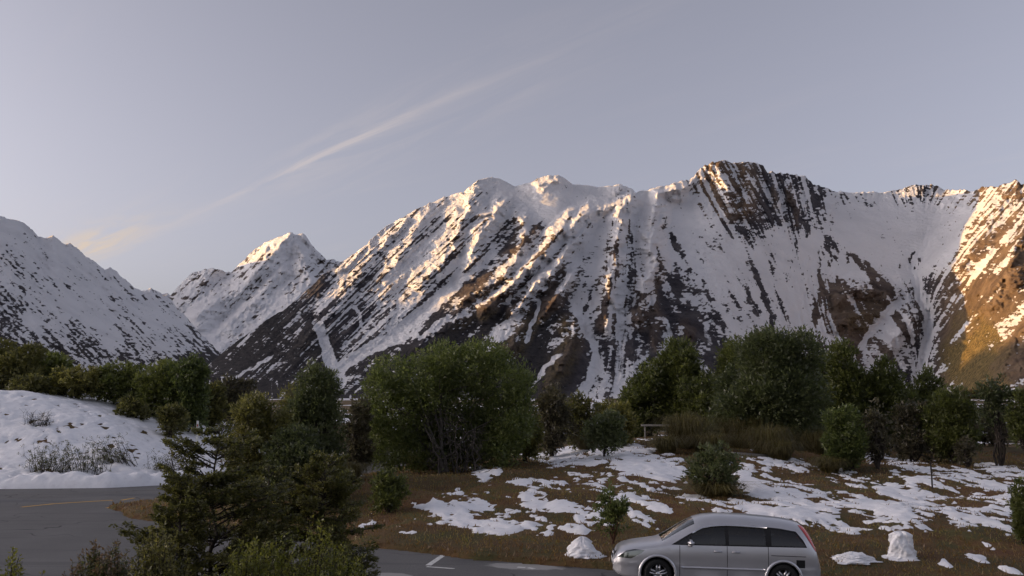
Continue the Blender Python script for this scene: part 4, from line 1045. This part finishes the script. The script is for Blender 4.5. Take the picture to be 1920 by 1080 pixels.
def shrub_up(px, Y, top, wpx, seed, label, leaf, n=240, tip=.0, size=.05):
    """dense shrub of upright leafy shoots"""
    rng = np.random.default_rng(seed); X, z0, H = px_place(px, Y, top); W = wpx / F_PX * Y
    w = Wood(); C = []; D = []; TT = []
    for i in range(n):
        a = rng.uniform(0, 2 * math.pi); rr = math.sqrt(rng.uniform(0, 1))
        q = np.array([math.cos(a) * rr * W * .5, math.sin(a) * rr * W * .5, H * (1 - .42 * rr ** 2.2) * rng.uniform(.78, 1.04)])
        q[2] *= .66 + .34 * float(sstep(fbm(np.array([q[0] * 1.7 + seed]), np.array([q[1] * 1.7]), seed, 2), .35, .6)[0])
        L = rng.uniform(.22, .5); d = np.array([math.cos(a) * rr * .45, math.sin(a) * rr * .45, 1.0]) + rng.normal(0, .12, 3); d /= np.linalg.norm(d)
        if i % 4 == 0: w.path(wander(rng, (q[0] * .15, q[1] * .15, -.1), q - d * L, 4, .05), .014, .006, 4)
        w.seg(q - d * L, q, .006, .002, 3)
        m = 34; t = rng.uniform(0, 1, m)[:, None]; sp = rng.normal(size=(m, 3)); sp -= (sp @ d)[:, None] * d; sp /= np.linalg.norm(sp, axis=1)[:, None]
        C.append(q - d * L * t + sp * .006); D.append(sp * 1.0 + d * .7); base = rng.normal(.45, .14)
        TT.append(np.clip(base + (.5 - t[:, 0]) * .35 + tip * (t[:, 0] < .25) + rng.normal(0, .1, m), 0, 1))
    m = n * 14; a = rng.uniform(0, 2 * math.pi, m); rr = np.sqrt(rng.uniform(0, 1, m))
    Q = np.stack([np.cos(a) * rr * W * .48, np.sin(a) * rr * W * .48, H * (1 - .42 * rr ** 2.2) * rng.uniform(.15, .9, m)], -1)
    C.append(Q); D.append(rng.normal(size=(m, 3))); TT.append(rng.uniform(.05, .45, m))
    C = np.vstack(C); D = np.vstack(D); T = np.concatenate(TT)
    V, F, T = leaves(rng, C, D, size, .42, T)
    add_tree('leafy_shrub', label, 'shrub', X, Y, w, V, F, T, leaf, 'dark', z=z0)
shrub_up(560, 11.5, 952, 230, 211, 'bright yellow-green shrub with upright shoots in the near bed', 'lime', 340)
shrub_up(465, 11.0, 1005, 170, 212, 'lower yellow-green shrub filling the gap under the slim beech', 'lime', 240)
shrub_up(205, 11.5, 1012, 190, 213, 'rounded dark shrub with purplish shoot tips beside the asphalt', 'purple', 360, tip=.4)
shrub_up(305, 10.5, 985, 150, 214, 'olive shrub with spiky shoots between the purplish shrub and the beech', 'olive', 220)
shrub_up(20, 9.5, 1040, 90, 215, 'spiky olive-green shrub at the corner of the near bed', 'lime', 90)
shrub_up(80, 9.3, 1062, 60, 216, 'small spiky olive shrub beside the corner shrub', 'olive', 60)
shrub_up(696, 12.5, 1066, 60, 217, 'small leafy shrub at the end of the near bed', 'lime', 90)
shrub_up(640, 12.0, 985, 130, 219, 'yellow-green shrub at the inner end of the near bed', 'lime', 170)
shrub_up(395, 10.2, 1035, 170, 218, 'dense olive shrub under the slim beech', 'beech', 260)

# --- short turf on the bank
def turf():
    rng = np.random.default_rng(5); n = 85000
    v = rng.uniform(0, 1, n); Y = 19.5 + 40 * v ** 1.5; X = rng.uniform(-.62, .66, n) * Y
    ok = (poly_sdf(X, Y, ISLAND) < -.02); X = X[ok]; Y = Y[ok]
    Z = ground_z(X, Y); px, py = project(X, Y, Z)
    c = cover(px, py, X, Y); ok = c < .05; X, Y, Z = X[ok], Y[ok], Z[ok]; n = len(X)
    h = .025 + .075 * rng.uniform(0, 1, n) ** 2 * (.5 + fbm(X / 1.5, Y / 1.5, 5, 3)); h *= (.8 + Y / 60)
    a = rng.uniform(0, 2 * math.pi, n); wd = .014 + Y * .0004
    b = np.stack([X, Y, Z - .02], -1); s = np.stack([np.cos(a), np.sin(a), 0 * a], -1) * wd[:, None]
    t = b + np.stack([rng.normal(0, .5, n) * h, rng.normal(0, .5, n) * h, h + .02], -1)
    V = np.stack([b - s, b + s, t], 1).reshape(-1, 3); F = np.arange(3 * n).reshape(n, 3)
    tint = np.clip(.5 + 1.3 * (fbm(X / 1.2, Y / 1.2, 15, 4) - .5) + rng.normal(0, .18, n), 0, 1)
    o = link('turf_grass', mesh_arrays('turf_grass', V, F, False, {'tint': np.repeat(tint, 3)}), LEAF['turf'], kind='stuff')
turf()

# ------------------------------------------------------------------ small built things
def box_mesh(name, L, W, H, bev=.01):
    bm = bmesh.new(); bmesh.ops.create_cube(bm, size=1); bmesh.ops.scale(bm, vec=(L, W, H), verts=bm.verts)
    bmesh.ops.translate(bm, vec=(0, 0, H / 2), verts=bm.verts)
    bmesh.ops.bevel(bm, geom=bm.edges[:], offset=bev, segments=2, affect='EDGES')
    me = bpy.data.meshes.new(name); bm.to_mesh(me); bm.free(); return me
wood_grey = plain('weathered_timber', (.30, .28, .25), .85, 0, .35, 9); post_white = plain('white_painted_post', (.66, .68, .66), .5, 0, .1, 5); stake_dark = plain('dark_stake', (.03, .025, .022), .8)
# timber rail: one beam on two short posts
Y = 60.0; r0 = ray(1202, 797); r1 = ray(1272, 797); xa, xb = Y * r0[0] / r0[1], Y * r1[0] / r1[1]; zt = CAM_Z + Y * r0[2] / r0[1]
zb = min(gz(xa, Y), gz(xb, Y)); rail = link('timber_rail', None, loc=((xa + xb) / 2, Y, zb), label='low weathered timber rail in front of the dark evergreens', cat='rail')
link('beam', box_mesh('beam', xb - xa, .14, .13), wood_grey, rail, loc=(0, 0, zt - zb - .08))
for sx in (-.40, .40): link('post', box_mesh('post', .09, .09, zt - zb + .05), wood_grey, rail, loc=(sx * (xb - xa), .02, -.12))
ax_, ay_ = hit(1372, 853); bx_, by_ = hit(1446, 858)
pl = link('weathered_plank', box_mesh('weathered_plank', math.hypot(bx_ - ax_, by_ - ay_), .22, .16, .015), wood_grey, loc=((ax_ + bx_) / 2, (ay_ + by_) / 2, (gz(ax_, ay_) + gz(bx_, by_)) / 2 - .02), label='weathered plank edging lying at the foot of the tussock', cat='plank')
pl.rotation_euler = (0, -math.atan2(gz(bx_, by_) - gz(ax_, ay_), math.hypot(bx_ - ax_, by_ - ay_)), math.atan2(by_ - ay_, bx_ - ax_))
# marker post
r = ray(371, 789); Y = 53.5; mx_ = Y * r[0] / r[1]; z0 = gz(mx_, Y); hh = CAM_Z + Y * r[2] / r[1] - z0
mp = link('marker_post', None, loc=(mx_, Y, z0), label='slim white road marker post where the road bends behind the beech', cat='post')
link('post', box_mesh('post', .13, .06, hh + .15), post_white, mp, loc=(0, 0, -.15))
link('reflector', box_mesh('reflector', .07, .012, .14, .003), plain('red_reflector', (.35, .10, .06), .3), mp, loc=(0, -.034, hh - .34))
# thin stake on the lawn
sx_, sy_ = hit(1748, 916); r = ray(1748, 866); hh = CAM_Z + sy_ * r[2] / r[1] - gz(sx_, sy_)
w = Wood(); w.path([np.array([0, 0, -.15]), np.array([.01, 0, hh * .5]), np.array([0, .01, hh])], .035, .028, 6); w.path([np.array([0, 0, hh * .93]), np.array([.16, 0, hh * 1.02])], .02, .014, 5); w.path([np.array([0, 0, hh * .9]), np.array([-.14, 0, hh * 1.0])], .018, .012, 5)
link('garden_stake', w.mesh('garden_stake'), stake_dark, loc=(sx_, sy_, gz(sx_, sy_)), label='thin dark stake standing in the snowy lawn', cat='stake')
sx_, sy_ = hit(1602, 1049)
w = Wood(); w.path([np.array([-.05, 0, -.05]), np.array([.0, -.02, .14]), np.array([.06, -.02, .30])], .016, .010, 5)
link('stick', w.mesh('stick'), stake_dark, loc=(sx_, sy_ - .05, gz(sx_, sy_) + .05), label='short dark stick poking out of the flat scrap of snow', cat='stick')

# ------------------------------------------------------------------ silver people carrier
def car_paint():
    m = NT('silver_car_paint'); p = m.pos(obj=True)
    m.base(m.mix(m.noise(p, 3, 3), (.56, .56, .585), (.62, .62, .645)), .34)
    m.b.inputs['Metallic'].default_value = .75; m.b.inputs['Coat Weight'].default_value = .6; m.b.inputs['Coat Roughness'].default_value = .12
    d = m.noise(p, 2.2, 5); z = m.node('ShaderNodeSeparateXYZ'); m.l.new(m.node('ShaderNodeTexCoord').outputs['Object'], z.inputs[0])
    grime = m.math('MULTIPLY', m.smooth(z.outputs[2], .75, .25), m.smooth(d, .35, .65))
    m.put(m.b.inputs['Roughness'], m.math('ADD', .32, m.math('MULTIPLY', grime, .35)))
    return m.m
def glass_mat(name, tint, alpha):
    m = NT(name); tr = m.node('ShaderNodeBsdfTransparent'); tr.inputs[0].default_value = (*tint, 1)
    gl = m.node('ShaderNodeBsdfGlossy'); gl.inputs['Roughness'].default_value = .03; gl.inputs['Color'].default_value = (1, 1, 1, 1)
    fr = m.node('ShaderNodeFresnel'); fr.inputs[0].default_value = 1.52
    f = m.math('ADD', m.math('MULTIPLY', fr.outputs[0], 1.0), alpha)
    mx = m.node('ShaderNodeMixShader'); m.l.new(f, mx.inputs[0]); m.l.new(tr.outputs[0], mx.inputs[1]); m.l.new(gl.outputs[0], mx.inputs[2]); m.l.new(mx.outputs[0], m.out.inputs[0])
    return m.m
CARP = car_paint(); GLASS = glass_mat('tinted_glass', (.16, .17, .17), .02); CLEAR = glass_mat('clear_glass', (.62, .66, .64), .10)
BLACK = plain('black_trim', (.012, .012, .013), .5); RUBBER = plain('tyre_rubber', (.018, .018, .018), .85); DARKIN = plain('dark_cabin', (.03, .03, .032), .9)
ALLOY = plain('alloy_wheel', (.62, .62, .64), .28, .9, .05); CHROME = plain('bright_trim', (.75, .75, .77), .18, 1.0, .03); SEAT = plain('grey_seat_cloth', (.09, .09, .085), .9)
LAMP = plain('lamp_reflector', (.70, .70, .66), .15, .6, .1); RED = plain('red_lamp', (.55, .02, .012), .22); AMBER = plain('white_plastic', (.7, .7, .68), .3)
for k in (RED,): k.node_tree.nodes['Principled BSDF'].inputs['Coat Weight'].default_value = .8

CL_, CH_ = 4.84, 1.70
# silhouette seen from the side: u (0 nose .. 4.84 tail), z
TOP = np.array([(0,.56),(.03,.68),(.10,.80),(.25,.885),(.5,.945),(.8,.99),(1.0,1.02),(1.12,1.05),(1.3,1.17),(1.55,1.345),(1.8,1.505),(1.98,1.595),(2.2,1.655),(2.5,1.69),(2.8,1.70),(3.2,1.695),(3.6,1.67),(4.0,1.645),(4.3,1.60),(4.46,1.555),(4.56,1.48),(4.64,1.33),(4.72,1.10),(4.78,.92),(4.82,.70),(4.84,.55)])
BELT = np.array([(0,.50),(.1,.66),(.3,.78),(.8,.88),(1.2,.945),(1.6,.965),(2.5,.99),(3.5,1.02),(4.4,1.04),(4.7,.95),(4.80,.75),(4.84,.50)])
WID = np.array([(0,.56),(.06,.66),(.15,.745),(.3,.80),(.6,.85),(1.0,.875),(1.6,.885),(3.6,.885),(4.2,.87),(4.5,.865),(4.7,.84),(4.8,.76),(4.84,.62)])
BOT = np.array([(0,.36),(.08,.27),(.3,.21),(1.0,.20),(3.9,.20),(4.5,.25),(4.78,.31),(4.84,.38)])
def _sm(tab, u):
    k = np.linspace(-1, 1, 9) * .06
    return np.mean([np.interp(np.clip(u + d, 0, CL_), tab[:, 0], tab[:, 1]) for d in k], 0)
us = np.unique(np.concatenate([np.linspace(0, .4, 14), np.linspace(.4, 4.4, 72), np.linspace(4.4, CL_, 18)]))
NL, NU = 12, 20
def section(u):
    w = _sm(WID, u); zb = _sm(BELT, u); zt = max(_sm(TOP, u), zb + .012); zl = _sm(BOT, u)
    P = [(0, zl), (w * .5, zl), (w * .90, zl)]
    v = np.linspace(0, 1, NL)
    for t in v:
        z = zl + .02 + (zb - zl - .02) * t
        y = w * (1 - .055 * (1 - t) ** 2.2 - .028 * max(0, (t - .6) / .4) ** 2 + .012 * math.exp(-((z - .54) / .035) ** 2))
        P.append((y, z))
    cab = float(sstep(np.array(u), .9, 1.5) * (1 - .45 * sstep(np.array(u), 4.45, 4.8)))
    n = 2.5 + .35 * cab
    yb = P[-1][0]
    for a in np.linspace(0, math.pi / 2, NU + 1)[1:]:
        z = zb + (zt - zb) * math.sin(a) ** (2 / n); q = (z - zb) / max(zt - zb, 1e-6)
        y = yb * math.cos(a) ** (2 / n) * (1 - .10 * cab * q) if a < math.pi / 2 - 1e-6 else 0.0
        P.append((y, z))
    return P
secs = [section(u) for u in us]
bm = bmesh.new(); R = []
for u, P in zip(us, secs):
    right = [bm.verts.new((u, -y, z)) for y, z in P]
    left = [right[0]] + [bm.verts.new((u, y, z)) for y, z in P[1:-1]] + [right[-1]]
    R.append((right, left))
for (a, b), (c, d) in zip(R[:-1], R[1:]):
    for i in range(len(a) - 1):
        for A, B, fl in ((a, c, False), (b, d, True)):
            vs_ = [A[i], B[i], B[i + 1], A[i + 1]]; vs_ = list(dict.fromkeys(vs_))
            if len(vs_) > 2: bm.faces.new(vs_[::-1] if fl else vs_)
for (a, b), fl in ((R[0], False), (R[-1], True)):
    for i in range(len(a) - 1):
        vs_ = list(dict.fromkeys([a[i], a[i + 1], b[i + 1], b[i]]))
        if len(vs_) > 2: bm.faces.new(vs_[::-1] if fl else vs_)
bmesh.ops.recalc_face_normals(bm, faces=bm.faces)
def cut_poly(poly, plane):
    """cut the shell along the edges of a convex outline given in (u,z) or (u,y)"""
    n = len(poly)
    for i in range(n):
        (a0, a1), (b0, b1) = poly[i], poly[(i + 1) % n]
        d0, d1 = b0 - a0, b1 - a1; L = math.hypot(d0, d1)
        m0, m1 = min(p[0] for p in poly) - .02, max(p[0] for p in poly) + .02
        q0, q1 = min(p[1] for p in poly) - .02, max(p[1] for p in poly) + .02
        ax2 = 2 if plane == 'uz' else 1
        fs = [f for f in bm.faces if m0 - .2 < f.calc_center_median().x < m1 + .2 and q0 - .15 < f.calc_center_median()[ax2] < q1 + .15]
        es = {e for f in fs for e in f.edges}; vs_ = {v for f in fs for v in f.verts}
        co = (a0, 0, a1) if plane == 'uz' else (a0, a1, 0); no = (-d1 / L, 0, d0 / L) if plane == 'uz' else (-d1 / L, d0 / L, 0)
        bmesh.ops.bisect_plane(bm, geom=list(fs) + list(es) + list(vs_), plane_co=co, plane_no=no, dist=1e-5)
def inside(poly, x, y):
    s = 0
    for i in range(len(poly)):
        (ax_, ay_), (bx_, by_) = poly[i], poly[(i + 1) % len(poly)]
        c = (bx_ - ax_) * (y - ay_) - (by_ - ay_) * (x - ax_)
        if abs(c) < 1e-7: continue
        if s == 0: s = 1 if c > 0 else -1
        elif (c > 0) != (s > 0): return False
    return True
WIN = {'quarter_window': [(1.46,1.035),(1.80,1.045),(1.80,1.235)],
       'front_door_window': [(1.83,1.045),(2.62,1.06),(2.62,1.475),(2.35,1.455),(2.08,1.39),(1.83,1.25)],
       'rear_door_window': [(2.70,1.06),(3.55,1.075),(3.55,1.455),(3.1,1.482),(2.70,1.478)],
       'rear_quarter_window': [(3.68,1.075),(4.46,1.085),(4.38,1.21),(4.24,1.385),(3.9,1.435),(3.68,1.452)]}
FRAME = [(1.36,1.012),(4.50,1.062),(4.42,1.22),(4.27,1.405),(3.9,1.46),(3.3,1.50),(2.7,1.502),(2.35,1.482),(2.08,1.418),(1.80,1.27)]
WSC = [(1.16,-.60),(1.16,.60),(1.93,.56),(1.93,-.56)]
RSC = [(4.44,-.56),(4.44,.56),(4.70,.62),(4.70,-.62)]
LAMPH = [(.10,.66),(.42,.655),(.66,.79),(.74,.865),(.50,.87),(.30,.82)]
TAIL = [(4.36,1.53),(4.60,1.48),(4.86,1.02),(4.86,.96),(4.69,.98),(4.56,1.20)]
FUEL = [(4.24,.60),(4.44,.60),(4.44,.78),(4.24,.78)]
GRILLE = [(.0,.60),(.10,.60),(.16,.78),(.05,.78)]
AR = [(1.04, .335, .395), (3.95, .335, .385)]
cut_poly(FRAME, 'uz')
for p in list(WIN.values()) + [LAMPH, TAIL, FUEL]: cut_poly(p, 'uz')
cut_poly(WSC, 'uy'); cut_poly(RSC, 'uy')
for (cu, cz, r) in AR: cut_poly([(cu + r * math.cos(t), cz + r * math.sin(t)) for t in np.linspace(0, 2 * math.pi, 22, endpoint=False)], 'uz')
GAPS = [(1.555, .26, 1.005), (2.655, .24, 1.05), (3.60, .60, 1.06)]
for g, z0_, z1_ in GAPS: cut_poly([(g - .007, z0_), (g + .007, z0_), (g + .007, z1_), (g - .007, z1_)], 'uz')
pieces = {}
def take(name, test):
    fs = [f for f in bm.faces if test(f, f.calc_center_median())]
    pieces[name] = [([v.co.copy() for v in f.verts], f.normal.copy()) for f in fs]
    bmesh.ops.delete(bm, geom=fs, context='FACES')
side = lambda sgn: (lambda c: c.y * sgn > .30)
for sg, nm in ((-1, 'near'), (1, 'far')):
    s_ = side(sg)
    for k, p in WIN.items(): take(k + nm, lambda f, c: s_(c) and c.z > 1.0 and inside(p, c.x, c.z))
    take('frame' + nm, lambda f, c: s_(c) and c.z > 1.0 and inside(FRAME, c.x, c.z))
    take('lamp' + nm, lambda f, c: s_(c) and inside(LAMPH, c.x, c.z) and c.z < .9)
    take('tail' + nm, lambda f, c: c.y * sg > .42 and inside(TAIL, c.x, c.z))
    for gi, (g, a, b) in enumerate(GAPS): take('gap%d' % gi + nm, lambda f, c: s_(c) and abs(c.x - g) < .0069 and a < c.z < b)
    take('arch' + nm, lambda f, c: c.y * sg > .45 and any(math.hypot(c.x - a, c.z - b) < r * .99 for a, b, r in AR))
take('fuel', lambda f, c: c.y < -.3 and inside(FUEL, c.x, c.z))
take('windscreen', lambda f, c: c.z > 1.03 and inside(WSC, c.x, c.y) and f.normal.z > .2)
take('rearscreen', lambda f, c: c.z > .95 and inside(RSC, c.x, c.y) and f.normal.x > .2)
take('grille', lambda f, c: c.x < .09 and abs(c.y) < .42 and .56 < c.z < .74)
take('intake', lambda f, c: c.x < .10 and abs(c.y) < .46 and .33 < c.z < .46)
def piece_mesh(name, inset=0.0, smooth=True, thick=0.0):
    b = bmesh.new()
    for vs_, no in pieces[name]:
        b.faces.new([b.verts.new(v) for v in vs_])
    bmesh.ops.remove_doubles(b, verts=b.verts, dist=1e-4)
    bmesh.ops.recalc_face_normals(b, faces=b.faces)
    b.normal_update()
    cen = Vector((2.4, 0, .8))
    for v in b.verts:
        n = v.normal if v.normal.dot(v.co - cen) > 0 else -v.normal
        v.co -= n * inset
    for f in b.faces: f.smooth = smooth
    me = bpy.data.meshes.new(name); b.to_mesh(me); b.free(); return me
bmesh.ops.remove_doubles(bm, verts=bm.verts, dist=1e-5)
for f in bm.faces: f.smooth = True
body_me = bpy.data.meshes.new('body'); bm.to_mesh(body_me); bm.free()

CARX, CARY, CAR_YAW = 4.86, 22.35, math.radians(-4.5)
slope = math.atan2(float(road_z(CARX + 1.5, CARY)) - float(road_z(CARX - 1.5, CARY)), 3.0)
car = link('people_carrier', None, label='silver people carrier parked on the asphalt beside the snowy bank', cat='car')
Mx = Matrix.Translation((CARX, CARY, float(road_z(CARX, CARY)))) @ Matrix.Rotation(CAR_YAW, 4, 'Z') @ Matrix.Rotation(-slope, 4, 'Y') @ Matrix.Translation((-CL_ / 2, 0, 0))
car.matrix_world = Mx
body = link('body', body_me, CARP, car)
for k in WIN:
    for nm in ('near', 'far'):
        if pieces[k + nm]: link(k, piece_mesh(k + nm, .012), GLASS, car)
for nm in ('near', 'far'):
    link('window_frame', piece_mesh('frame' + nm, .006), BLACK, car)
    hl = link('headlight', piece_mesh('lamp' + nm, .03), LAMP, car); link('lens', piece_mesh('lamp' + nm, -.002), CLEAR, hl)
    link('tail_light', piece_mesh('tail' + nm, -.008), RED, car)
    for gi in range(3): link('door_seam', piece_mesh('gap%d' % gi + nm, .012), BLACK, car)
link('fuel_flap', piece_mesh('fuel', .004), BLACK, car, label='dark square fuel flap')
link('windscreen', piece_mesh('windscreen', .004), CLEAR, car)
link('rear_screen', piece_mesh('rearscreen', .006), GLASS, car)
link('grille', piece_mesh('grille', .02), BLACK, car); link('air_intake', piece_mesh('intake', .03), BLACK, car)
def bm_obj(name, build, mat, parent, smooth=True, loc=None):
    b = bmesh.new(); build(b)
    for f in b.faces: f.smooth = smooth
    me = bpy.data.meshes.new(name); b.to_mesh(me); b.free(); return link(name, me, mat, parent, loc=loc)
def bx(b, c, s, bev=.01, rot=None):
    r = bmesh.ops.create_cube(b, size=1); vs_ = r['verts']; bmesh.ops.scale(b, vec=s, verts=vs_)
    if rot is not None: bmesh.ops.rotate(b, cent=(0, 0, 0), matrix=rot, verts=vs_)
    bmesh.ops.translate(b, vec=c, verts=vs_)
    if bev: bmesh.ops.bevel(b, geom=list({e for v in vs_ for e in v.link_edges}), offset=bev, segments=3, affect='EDGES')
# cabin: floor, dash, seats
link('cabin_floor', box_mesh('cabin_floor', 3.3, 1.5, .04), DARKIN, car, loc=(3.0, 0, .62))
bm_obj('dashboard', lambda b: bx(b, (1.52, 0, .90), (.5, 1.45, .18), .05), DARKIN, car)
for u in (2.25, 3.15, 3.95):
    for y in (-.38, .38):
        s_ = bm_obj('seat', lambda b: (bx(b, (u, y, .74), (.5, .5, .16), .05), bx(b, (u + .30, y, 1.02), (.14, .48, .60), .06, Matrix.Rotation(math.radians(12), 3, 'Y'))), SEAT, car)
        bm_obj('headrest', lambda b: bx(b, (u + .39, y, 1.36), (.10, .26, .16), .04), SEAT, s_)
bm_obj('steering_wheel', lambda b: [bmesh.ops.create_cone(b, cap_ends=False, segments=20, radius1=.18, radius2=.18, depth=.03, matrix=Matrix.Translation((1.86, .38, 1.02)) @ Matrix.Rotation(math.radians(65), 4, 'Y'))], BLACK, car)
# arch liners and wheels
def lathe(b, prof, seg=36):
    rings = []
    for r, y in prof: rings.append([b.verts.new((r * math.cos(t), y, r * math.sin(t))) for t in np.linspace(0, 2 * math.pi, seg, endpoint=False)])
    for A, B in zip(rings[:-1], rings[1:]):
        for i in range(seg): b.faces.new([A[i], A[(i + 1) % seg], B[(i + 1) % seg], B[i]])
def tyre_b(b): lathe(b, [(.215,-.09),(.235,-.105),(.29,-.108),(.318,-.098),(.332,-.075),(.335,0),(.332,.075),(.318,.098),(.29,.108),(.235,.105),(.215,.09)])
def rim_b(b):
    lathe(b, [(.222,-.10),(.218,-.085),(.205,-.07),(.20,.0),(.205,.09)])
    for k in range(5):
        a = 2 * math.pi * k / 5 + .3
        for da in (-.13, .13):
            R_ = Matrix.Rotation(-(a), 3, 'Y')
            bx(b, R_ @ Vector((.125, -.078, .07 * da / .13 * .45)), (.18, .022, .042), .008, R_ @ Matrix.Rotation(-da * .5, 3, 'Y'))
    lathe(b, [(.001,-.092),(.05,-.090),(.058,-.07)], 20)
def disc_b(b): lathe(b, [(.001,-.02),(.15,-.02),(.16,.0)], 24)
tyre_me = rim_me = disc_me = None
for i, (cu, cz, r) in enumerate(AR):
    for sg in (-1, 1):
        wl_ = link('wheel', None, None, car, loc=(cu, sg * .775, .335)); wl_.rotation_euler = (0, .5 * i, 0 if sg < 0 else math.pi)
        if i == 0: wl_.rotation_euler = (0, 0, (math.radians(9)) + (0 if sg < 0 else math.pi))
        if tyre_me is None:
            t_ = bm_obj('tyre', tyre_b, RUBBER, wl_); tyre_me = t_.data; m_ = bm_obj('rim', rim_b, ALLOY, wl_); rim_me = m_.data; d_ = bm_obj('brake_disc', disc_b, BLACK, wl_); disc_me = d_.data
        else:
            link('tyre', tyre_me, None, wl_); link('rim', rim_me, None, wl_); link('brake_disc', disc_me, None, wl_)
        def liner(b, sg=sg, cu=cu, cz=cz, r=r):
            th = np.linspace(-.5, math.pi + .5, 24); rings = []
            for y in (.868, .45): rings.append([b.verts.new((cu + (r + .004) * math.cos(t), sg * y, max(cz + (r + .004) * math.sin(t), .2))) for t in th])
            for k in range(23): b.faces.new([rings[0][k], rings[0][k + 1], rings[1][k + 1], rings[1][k]])
            c = b.verts.new((cu, sg * .45, cz))
            for k in range(23): b.faces.new([rings[1][k], rings[1][k + 1], c])
        bm_obj('wheel_arch_liner', liner, BLACK, car)
        def lip(b, sg=sg, cu=cu, cz=cz, r=r):
            th = np.linspace(-.25, math.pi + .25, 30); rg = []
            for rr, y in ((r - .004, .862), (r - .004, .898), (r + .035, .900), (r + .055, .875)):
                rg.append([b.verts.new((cu + rr * math.cos(t), sg * y, cz + rr * math.sin(t))) for t in th])
            for A, B in zip(rg[:-1], rg[1:]):
                for k in range(29): b.faces.new([A[k], A[k + 1], B[k + 1], B[k]])
        bm_obj('wheel_arch_lip', lip, CARP, car)
# trims along the flank
def strip(name, pts, mat, y0, h, d, side_):
    def f(b):
        rg = []
        for (u, z) in pts:
            w = float(_sm(WID, u)); zl = float(_sm(BOT, u)); zb = float(_sm(BELT, u))
            t = (z - zl - .02) / (zb - zl - .02)
            if t <= 1: yy = w * (1 - .055 * (1 - t) ** 2.2 - .028 * max(0, (t - .6) / .4) ** 2 + .012 * math.exp(-((z - .54) / .035) ** 2))
            else:
                zt = float(_sm(TOP, u)); n = 2.85; q = min((z - zb) / (zt - zb), .999); yy = w * .972 * (1 - q ** n) ** (1 / n) * (1 - .10 * q)
            yy += y0
            rg.append([b.verts.new((u, side_ * (yy - .02), z - h / 2)), b.verts.new((u, side_ * (yy + d), z - h / 2.6)), b.verts.new((u, side_ * (yy + d), z + h / 2.6)), b.verts.new((u, side_ * (yy - .02), z + h / 2))])
        for A, B in zip(rg[:-1], rg[1:]):
            for k in range(3): b.faces.new([A[k], A[k + 1], B[k + 1], B[k]])
        b.faces.new(rg[0]); b.faces.new(rg[-1][::-1])
    return bm_obj(name, f, mat, car)
for sg in (-1, 1):
    strip('side_moulding', [(u, .50 + .008 * u) for u in np.linspace(1.58, 3.52, 16)], CARP, .004, .055, .014, sg)
    strip('slide_rail', [(u, .86) for u in np.linspace(3.66, 4.46, 8)], BLACK, .0, .016, .006, sg)
    strip('window_visor', [(1.86, 1.285), (1.98, 1.355), (2.1, 1.412), (2.3, 1.452), (2.5, 1.477), (2.7, 1.487), (3.0, 1.485), (3.3, 1.475), (3.6, 1.462)], CHROME, .004, .045, .022, sg)
    strip('belt_trim', [(u, 1.028 + .016 * (u - 1.4)) for u in np.linspace(1.5, 4.45, 16)], BLACK, .0, .014, .006, sg)
    for u in (2.44, 2.86):
        bm_obj('door_handle', lambda b: bx(b, (u, sg * .895, .905), (.20, .035, .035), .012), CARP, car)
    mi = bm_obj('door_mirror', lambda b: (bx(b, (1.80, sg * 1.00, 1.09), (.14, .22, .15), .045), bx(b, (1.78, sg * .90, 1.03), (.06, .14, .05), .015)), CARP, car)
    bm_obj('fog_lamp', lambda b: bmesh.ops.create_uvsphere(b, u_segments=14, v_segments=8, radius=.055, matrix=Matrix.Translation((.13, sg * .60, .40)) @ Matrix.Diagonal((.6, 1, 1, 1))), BLACK, car)
    bm_obj('rear_reflector', lambda b: bx(b, (4.80, sg * .66, .55), (.06, .10, .05), .015), AMBER, car)
    bm_obj('sill_skirt', lambda b: bx(b, (2.5, sg * .855, .215), (2.05, .07, .07), .02), CARP, car)
for y0_, y1_ in ((-.42, .06), (.12, .5)):
    bm_obj('wiper', lambda b: bx(b, ((1.22 + 1.30) / 2, (y0_ + y1_) / 2, 1.115), (.02, y1_ - y0_, .015), 0, Matrix.Rotation(.12, 3, 'Z')), BLACK, car)
bm_obj('aerial', lambda b: bx(b, (2.1, 0, 1.75), (.012, .012, .16), 0, Matrix.Rotation(-.6, 3, 'Y')), BLACK, car)
def badge(b):
    lathe(b, [(.03, -.004), (.045, -.004), (.045, .004), (.03, .004)], 20); bx(b, (0, 0, 0), (.12, .006, .02), .003)
bo = bm_obj('grille_badge', badge, CHROME, car, loc=(.012, 0, .665)); bo.rotation_euler = (0, 0, math.radians(-90))
bm_obj('grille_bar', lambda b: [bx(b, (.025, 0, z), (.02, .80, .018), .005) for z in (.62, .70)], CHROME, car)
bm_obj('number_plate', lambda b: bx(b, (.0, 0, .50), (.015, .36, .11), .004), plain('plate_white', (.7, .7, .68), .5), car)
